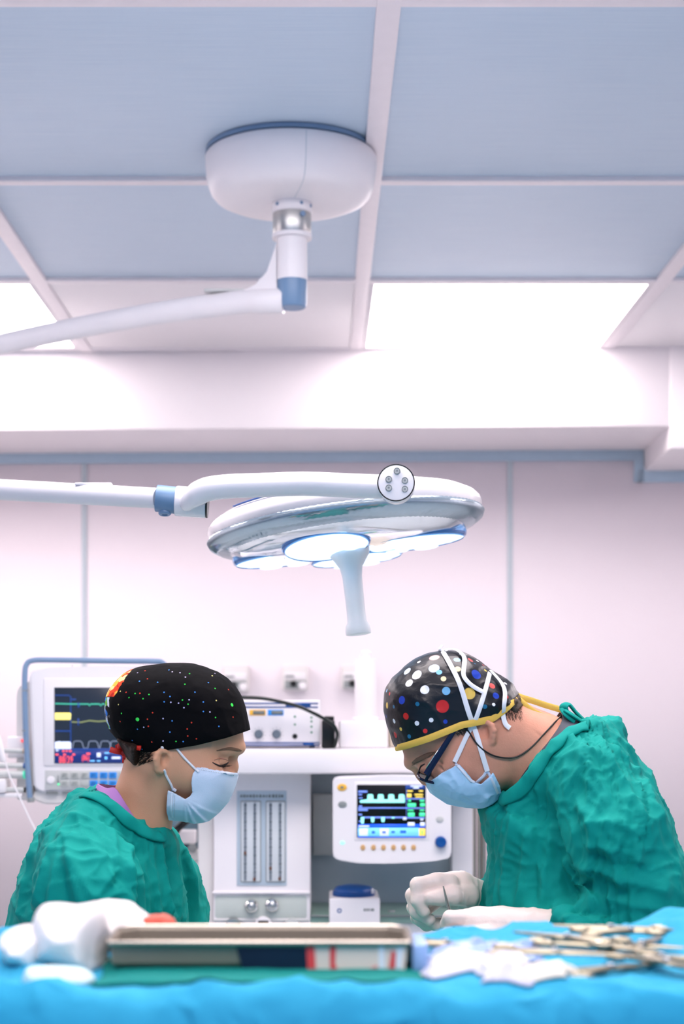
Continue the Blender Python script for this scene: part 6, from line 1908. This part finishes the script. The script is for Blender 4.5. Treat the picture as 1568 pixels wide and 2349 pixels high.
# picture places of the clamps (px, py), turned by an angle
spots = [(1345, 2152, 20), (1400, 2144, 160), (1446, 2152, 10), (1425, 2176, -20), (1300, 2186, 140), (1470, 2182, 60),
         (1372, 2196, -35), (1270, 2222, -15), (1400, 2232, 30), (1515, 2212, 150), (1528, 2232, -60), (1020, 2165, -25), (1060, 2176, 155)]
rnd = random.Random(4)
for i, (px, py, dg) in enumerate(spots):
    Y = FP * (CZ - ZT - .004) / (py - HY)
    x = (px - HX) * Y / FP
    z = ztop(x, Y) + .001 + (.005 if i % 3 == 1 else 0)
    o = proto if i == 0 else None
    if i == 0:
        proto.location = (x, Y, z); proto.rotation_euler = (0, 0, math.radians(dg))
    else:
        lab = None
        if px < 1120: lab = 'steel ring handled clamp at the right end of the tray'
        dup(proto, (x, Y, z), math.radians(dg), lab, 'clamps beside the tray' if lab else None, 0.0)

# blue and clear packaging by the tray
q = P(962, 2236, 1.40)
mb = MB(); mb.box(P(944, 0, 1.39).x, P(982, 0, 1.39).x, 1.39, 1.455, ZT + .002, P(0, 2166, 1.39).z, .003)
tag(mb.build('sterile_pack', mat('pale blue pack', (150, 180, 224), .35)), 'pale blue box shaped pack against the right end of the steel tray', 'pack')
def crumple(name, label, pts, amp, m, cat, h=.01, nu=60, nv=40, seed=0.):
    """crumpled sheet over the picture quad pts (near-left, near-right, far-right, far-left)"""
    vs_, fs_ = [], []
    c_ = []
    for (px, py) in pts:
        Y = FP * (CZ - ZT) / (py - HY); c_.append((( px - HX) * Y / FP, Y))
    for j in range(nv):
        for i in range(nu):
            u, v = i / (nu - 1), j / (nv - 1)
            x = (1 - v) * ((1 - u) * c_[0][0] + u * c_[1][0]) + v * ((1 - u) * c_[3][0] + u * c_[2][0])
            y = (1 - v) * ((1 - u) * c_[0][1] + u * c_[1][1]) + v * ((1 - u) * c_[3][1] + u * c_[2][1])
            n_ = ridge(np.array([x + seed]), np.array([y * 1.4]), np.array([seed]), 24, 1.6)[0] * .7 + ridge(np.array([x + seed]), np.array([y]), np.array([seed + 2.]), 55, 1.6)[0] * .3
            e = min(1, min(u, 1 - u) * 6, min(v, 1 - v) * 6)
            x += .006 * math.sin(y * 130 + seed); y += .005 * math.sin(x * 110 + seed)
            vs_.append((x, y, ztop(x, y) + .0016 + e * h * .4 + e * amp * float(n_)))
    for j in range(nv - 1):
        for i in range(nu - 1): fs_.append((j * nu + i, j * nu + i + 1, (j + 1) * nu + i + 1, (j + 1) * nu + i))
    me = bpy.data.meshes.new(name); me.from_pydata(vs_, [], fs_); me.update()
    o = link_mesh(name, me, m, None); tag(o, label, cat)
    s_ = o.modifiers.new('s', 'SOLIDIFY'); s_.thickness = .0012; s_.offset = 1
    return o
M['film'] = mat('white wrapping film', (204, 204, 220), .3, vary=.05, vscale=30)
M['film2'] = mat('lilac wrapping film', (140, 166, 216), .25, vary=.08, vscale=30)
crumple('wrapping_film', 'crumpled white wrapping film just right of the tray, in front of the lilac film', [(975, 2250), (1150, 2256), (1170, 2222), (985, 2210)], .009, M['film'], 'film', seed=1.)
crumple('wrapping_film', 'crumpled lilac wrapping film behind the white film right of the tray', [(985, 2215), (1230, 2222), (1225, 2190), (1005, 2184)], .010, M['film2'], 'film', seed=3.)
crumple('wrapping_film', 'crumpled white wrapping film nearest the table front, right of the tray', [(1095, 2270), (1205, 2270), (1205, 2230), (1130, 2230)], .008, M['film'], 'film', seed=5.)
crumple('gauze_swab', 'flat cream gauze swab near the front of the drape, right of the films', [(1212, 2270), (1300, 2268), (1312, 2246), (1222, 2250)], .004, mat('cream gauze', (232, 226, 210), .9), 'gauze', seed=7.)

# gauze bundle at the left
M['gauze'] = mat('white gauze', (246, 238, 234), .85, bump=.0005, bscale=700, vary=.02)
def lump(name, label, pts, Yc, W_, R_, m, seed=0., amp=.004, zmin=None):
    q = [(P(a, b, Yc).x, P(a, b, Yc).z) for a, b in pts]
    q = spline(q, 4, True)
    lo, hi = np.min(q, 0), np.max(q, 0)
    F = Field(axis((lo[0] - .01, hi[0] + .01, .0022)), axis((Yc - W_ - .012, Yc + W_ + .012, .003)), axis((max(lo[1], ZT - .004) - .008, hi[1] + .01, .0022)))
    F.inflate(q, W_, R_, yc=Yc)
    F.add_noise(lambda x, y, z: -amp * (ridge(x + seed, y, z, 22, 2) - .5) - amp * .5 * ridge(x, y + seed, z, 50, 2), .02)
    X, Y_, Z = np.meshgrid(F.xs, F.ys, F.zs, indexing='ij', sparse=True)
    F.V = np.maximum(F.V, (ZT + .001 - Z).astype(np.float32))
    o = link_mesh(name, F.mesh(name), m, None); tag(o, label, 'gauze'); return o
lump('gauze_bundle', 'large heap of white gauze left of the steel tray', [(76, 2160), (84, 2110), (100, 2080), (125, 2071), (180, 2073), (222, 2070), (238, 2090), (242, 2140), (240, 2190), (236, 2236), (150, 2215), (82, 2205)], 1.440, .055, .035, M['gauze'], 1.)
lump('gauze_swab', 'white gauze lump rising behind the left corner of the steel tray', [(190, 2100), (215, 2076), (245, 2068), (296, 2073), (314, 2092), (338, 2107), (350, 2125), (346, 2170), (190, 2170)], 1.545, .045, .03, M['gauze'], 2.)
lump('gauze_swab', 'small white gauze lump at the left edge beside the large heap', [(0, 2165), (20, 2142), (50, 2132), (90, 2130), (110, 2160), (100, 2220), (60, 2222), (20, 2205)], 1.43, .045, .03, M['gauze'], 4.)
lump('gauze_swab', 'folded gauze pad in front of the large white heap, by the green wrap', [(64, 2225), (80, 2216), (150, 2220), (205, 2236), (200, 2262), (70, 2264)], 1.352, .03, .02, mat('pale gauze', (206, 228, 226), .85), 7., .003)
# red soft piece between heap and tray
q = P(366, 2118, 1.515)
mb = MB(); mb.tube(spline([tuple(P(a, b, 1.515)) for a, b in ((335, 2122), (350, 2116), (370, 2116), (386, 2124), (396, 2136))], 4), [.008] * 8 + [.0095] * 5 + [.008] * 4, 14, flat=.9)
mb.cyl((q.x, q.y, ZT + .001), (q.x, q.y, q.z), .008, seg=16)
tag(mb.build('rubber_bulb', mat('orange red rubber', (238, 96, 74), .45)), 'orange red rubber piece between the white gauze heap and the tray', 'bulb')

# operating table under a green sheet, between the two people
M['sheet'] = cloth_mat('green sheet', (10, 128, 116), (18, 140, 126))
ot = thing('operating_table', 'operating table under a green sheet between the two people', 'table', (.02, 2.75, 0))
MB().box(-.13, .17, 2.2, 3.25, .70, .78, .02).build('table_top', M['dark'], ot)
MB().box(-.1, .12, 2.55, 2.95, 0, .70, .02).build('pedestal', M['alu'], ot)
vs_, fs_ = [], []
nu, nv = 70, 60
for j in range(nv):
    for i in range(nu):
        u, v = i / (nu - 1), j / (nv - 1)
        a = (u - .5) * 2; b_ = (v - .5) * 2
        top = max(abs(a), abs(b_))
        x = .02 + .17 * max(-1, min(1, a * 1.5)) + .012 * (a if abs(a) > .66 else 0) ; y = 2.72 + .57 * max(-1, min(1, b_ * 1.25))
        hang = max(0, abs(a) - .667) / .333 * .35 + 0
        hang2 = max(0, abs(b_) - .8) / .2 * .3
        z = .90 + .09 * max(0, 1 - ((x - .02) / .171) ** 2) ** .5 if hang == 0 and hang2 == 0 else .90 - max(hang, hang2)
        z += .006 * float(noise3(np.array([x * 20.]), np.array([y * 20.]), np.array([1.]))[0])
        vs_.append((x, y, z))
for j in range(nv - 1):
    for i in range(nu - 1): fs_.append((j * nu + i, j * nu + i + 1, (j + 1) * nu + i + 1, (j + 1) * nu + i))
me = bpy.data.meshes.new('sheet'); me.from_pydata(vs_, [], fs_); me.update()
o = link_mesh('green_sheet', me, M['sheet'], None); tag(o, 'green sheet spread over the operating table between the two people', 'sheet')
s_ = o.modifiers.new('s', 'SOLIDIFY'); s_.thickness = .003; s_.offset = -1
# her gloves, low in front of her
for s in (-1, 1):
    pass
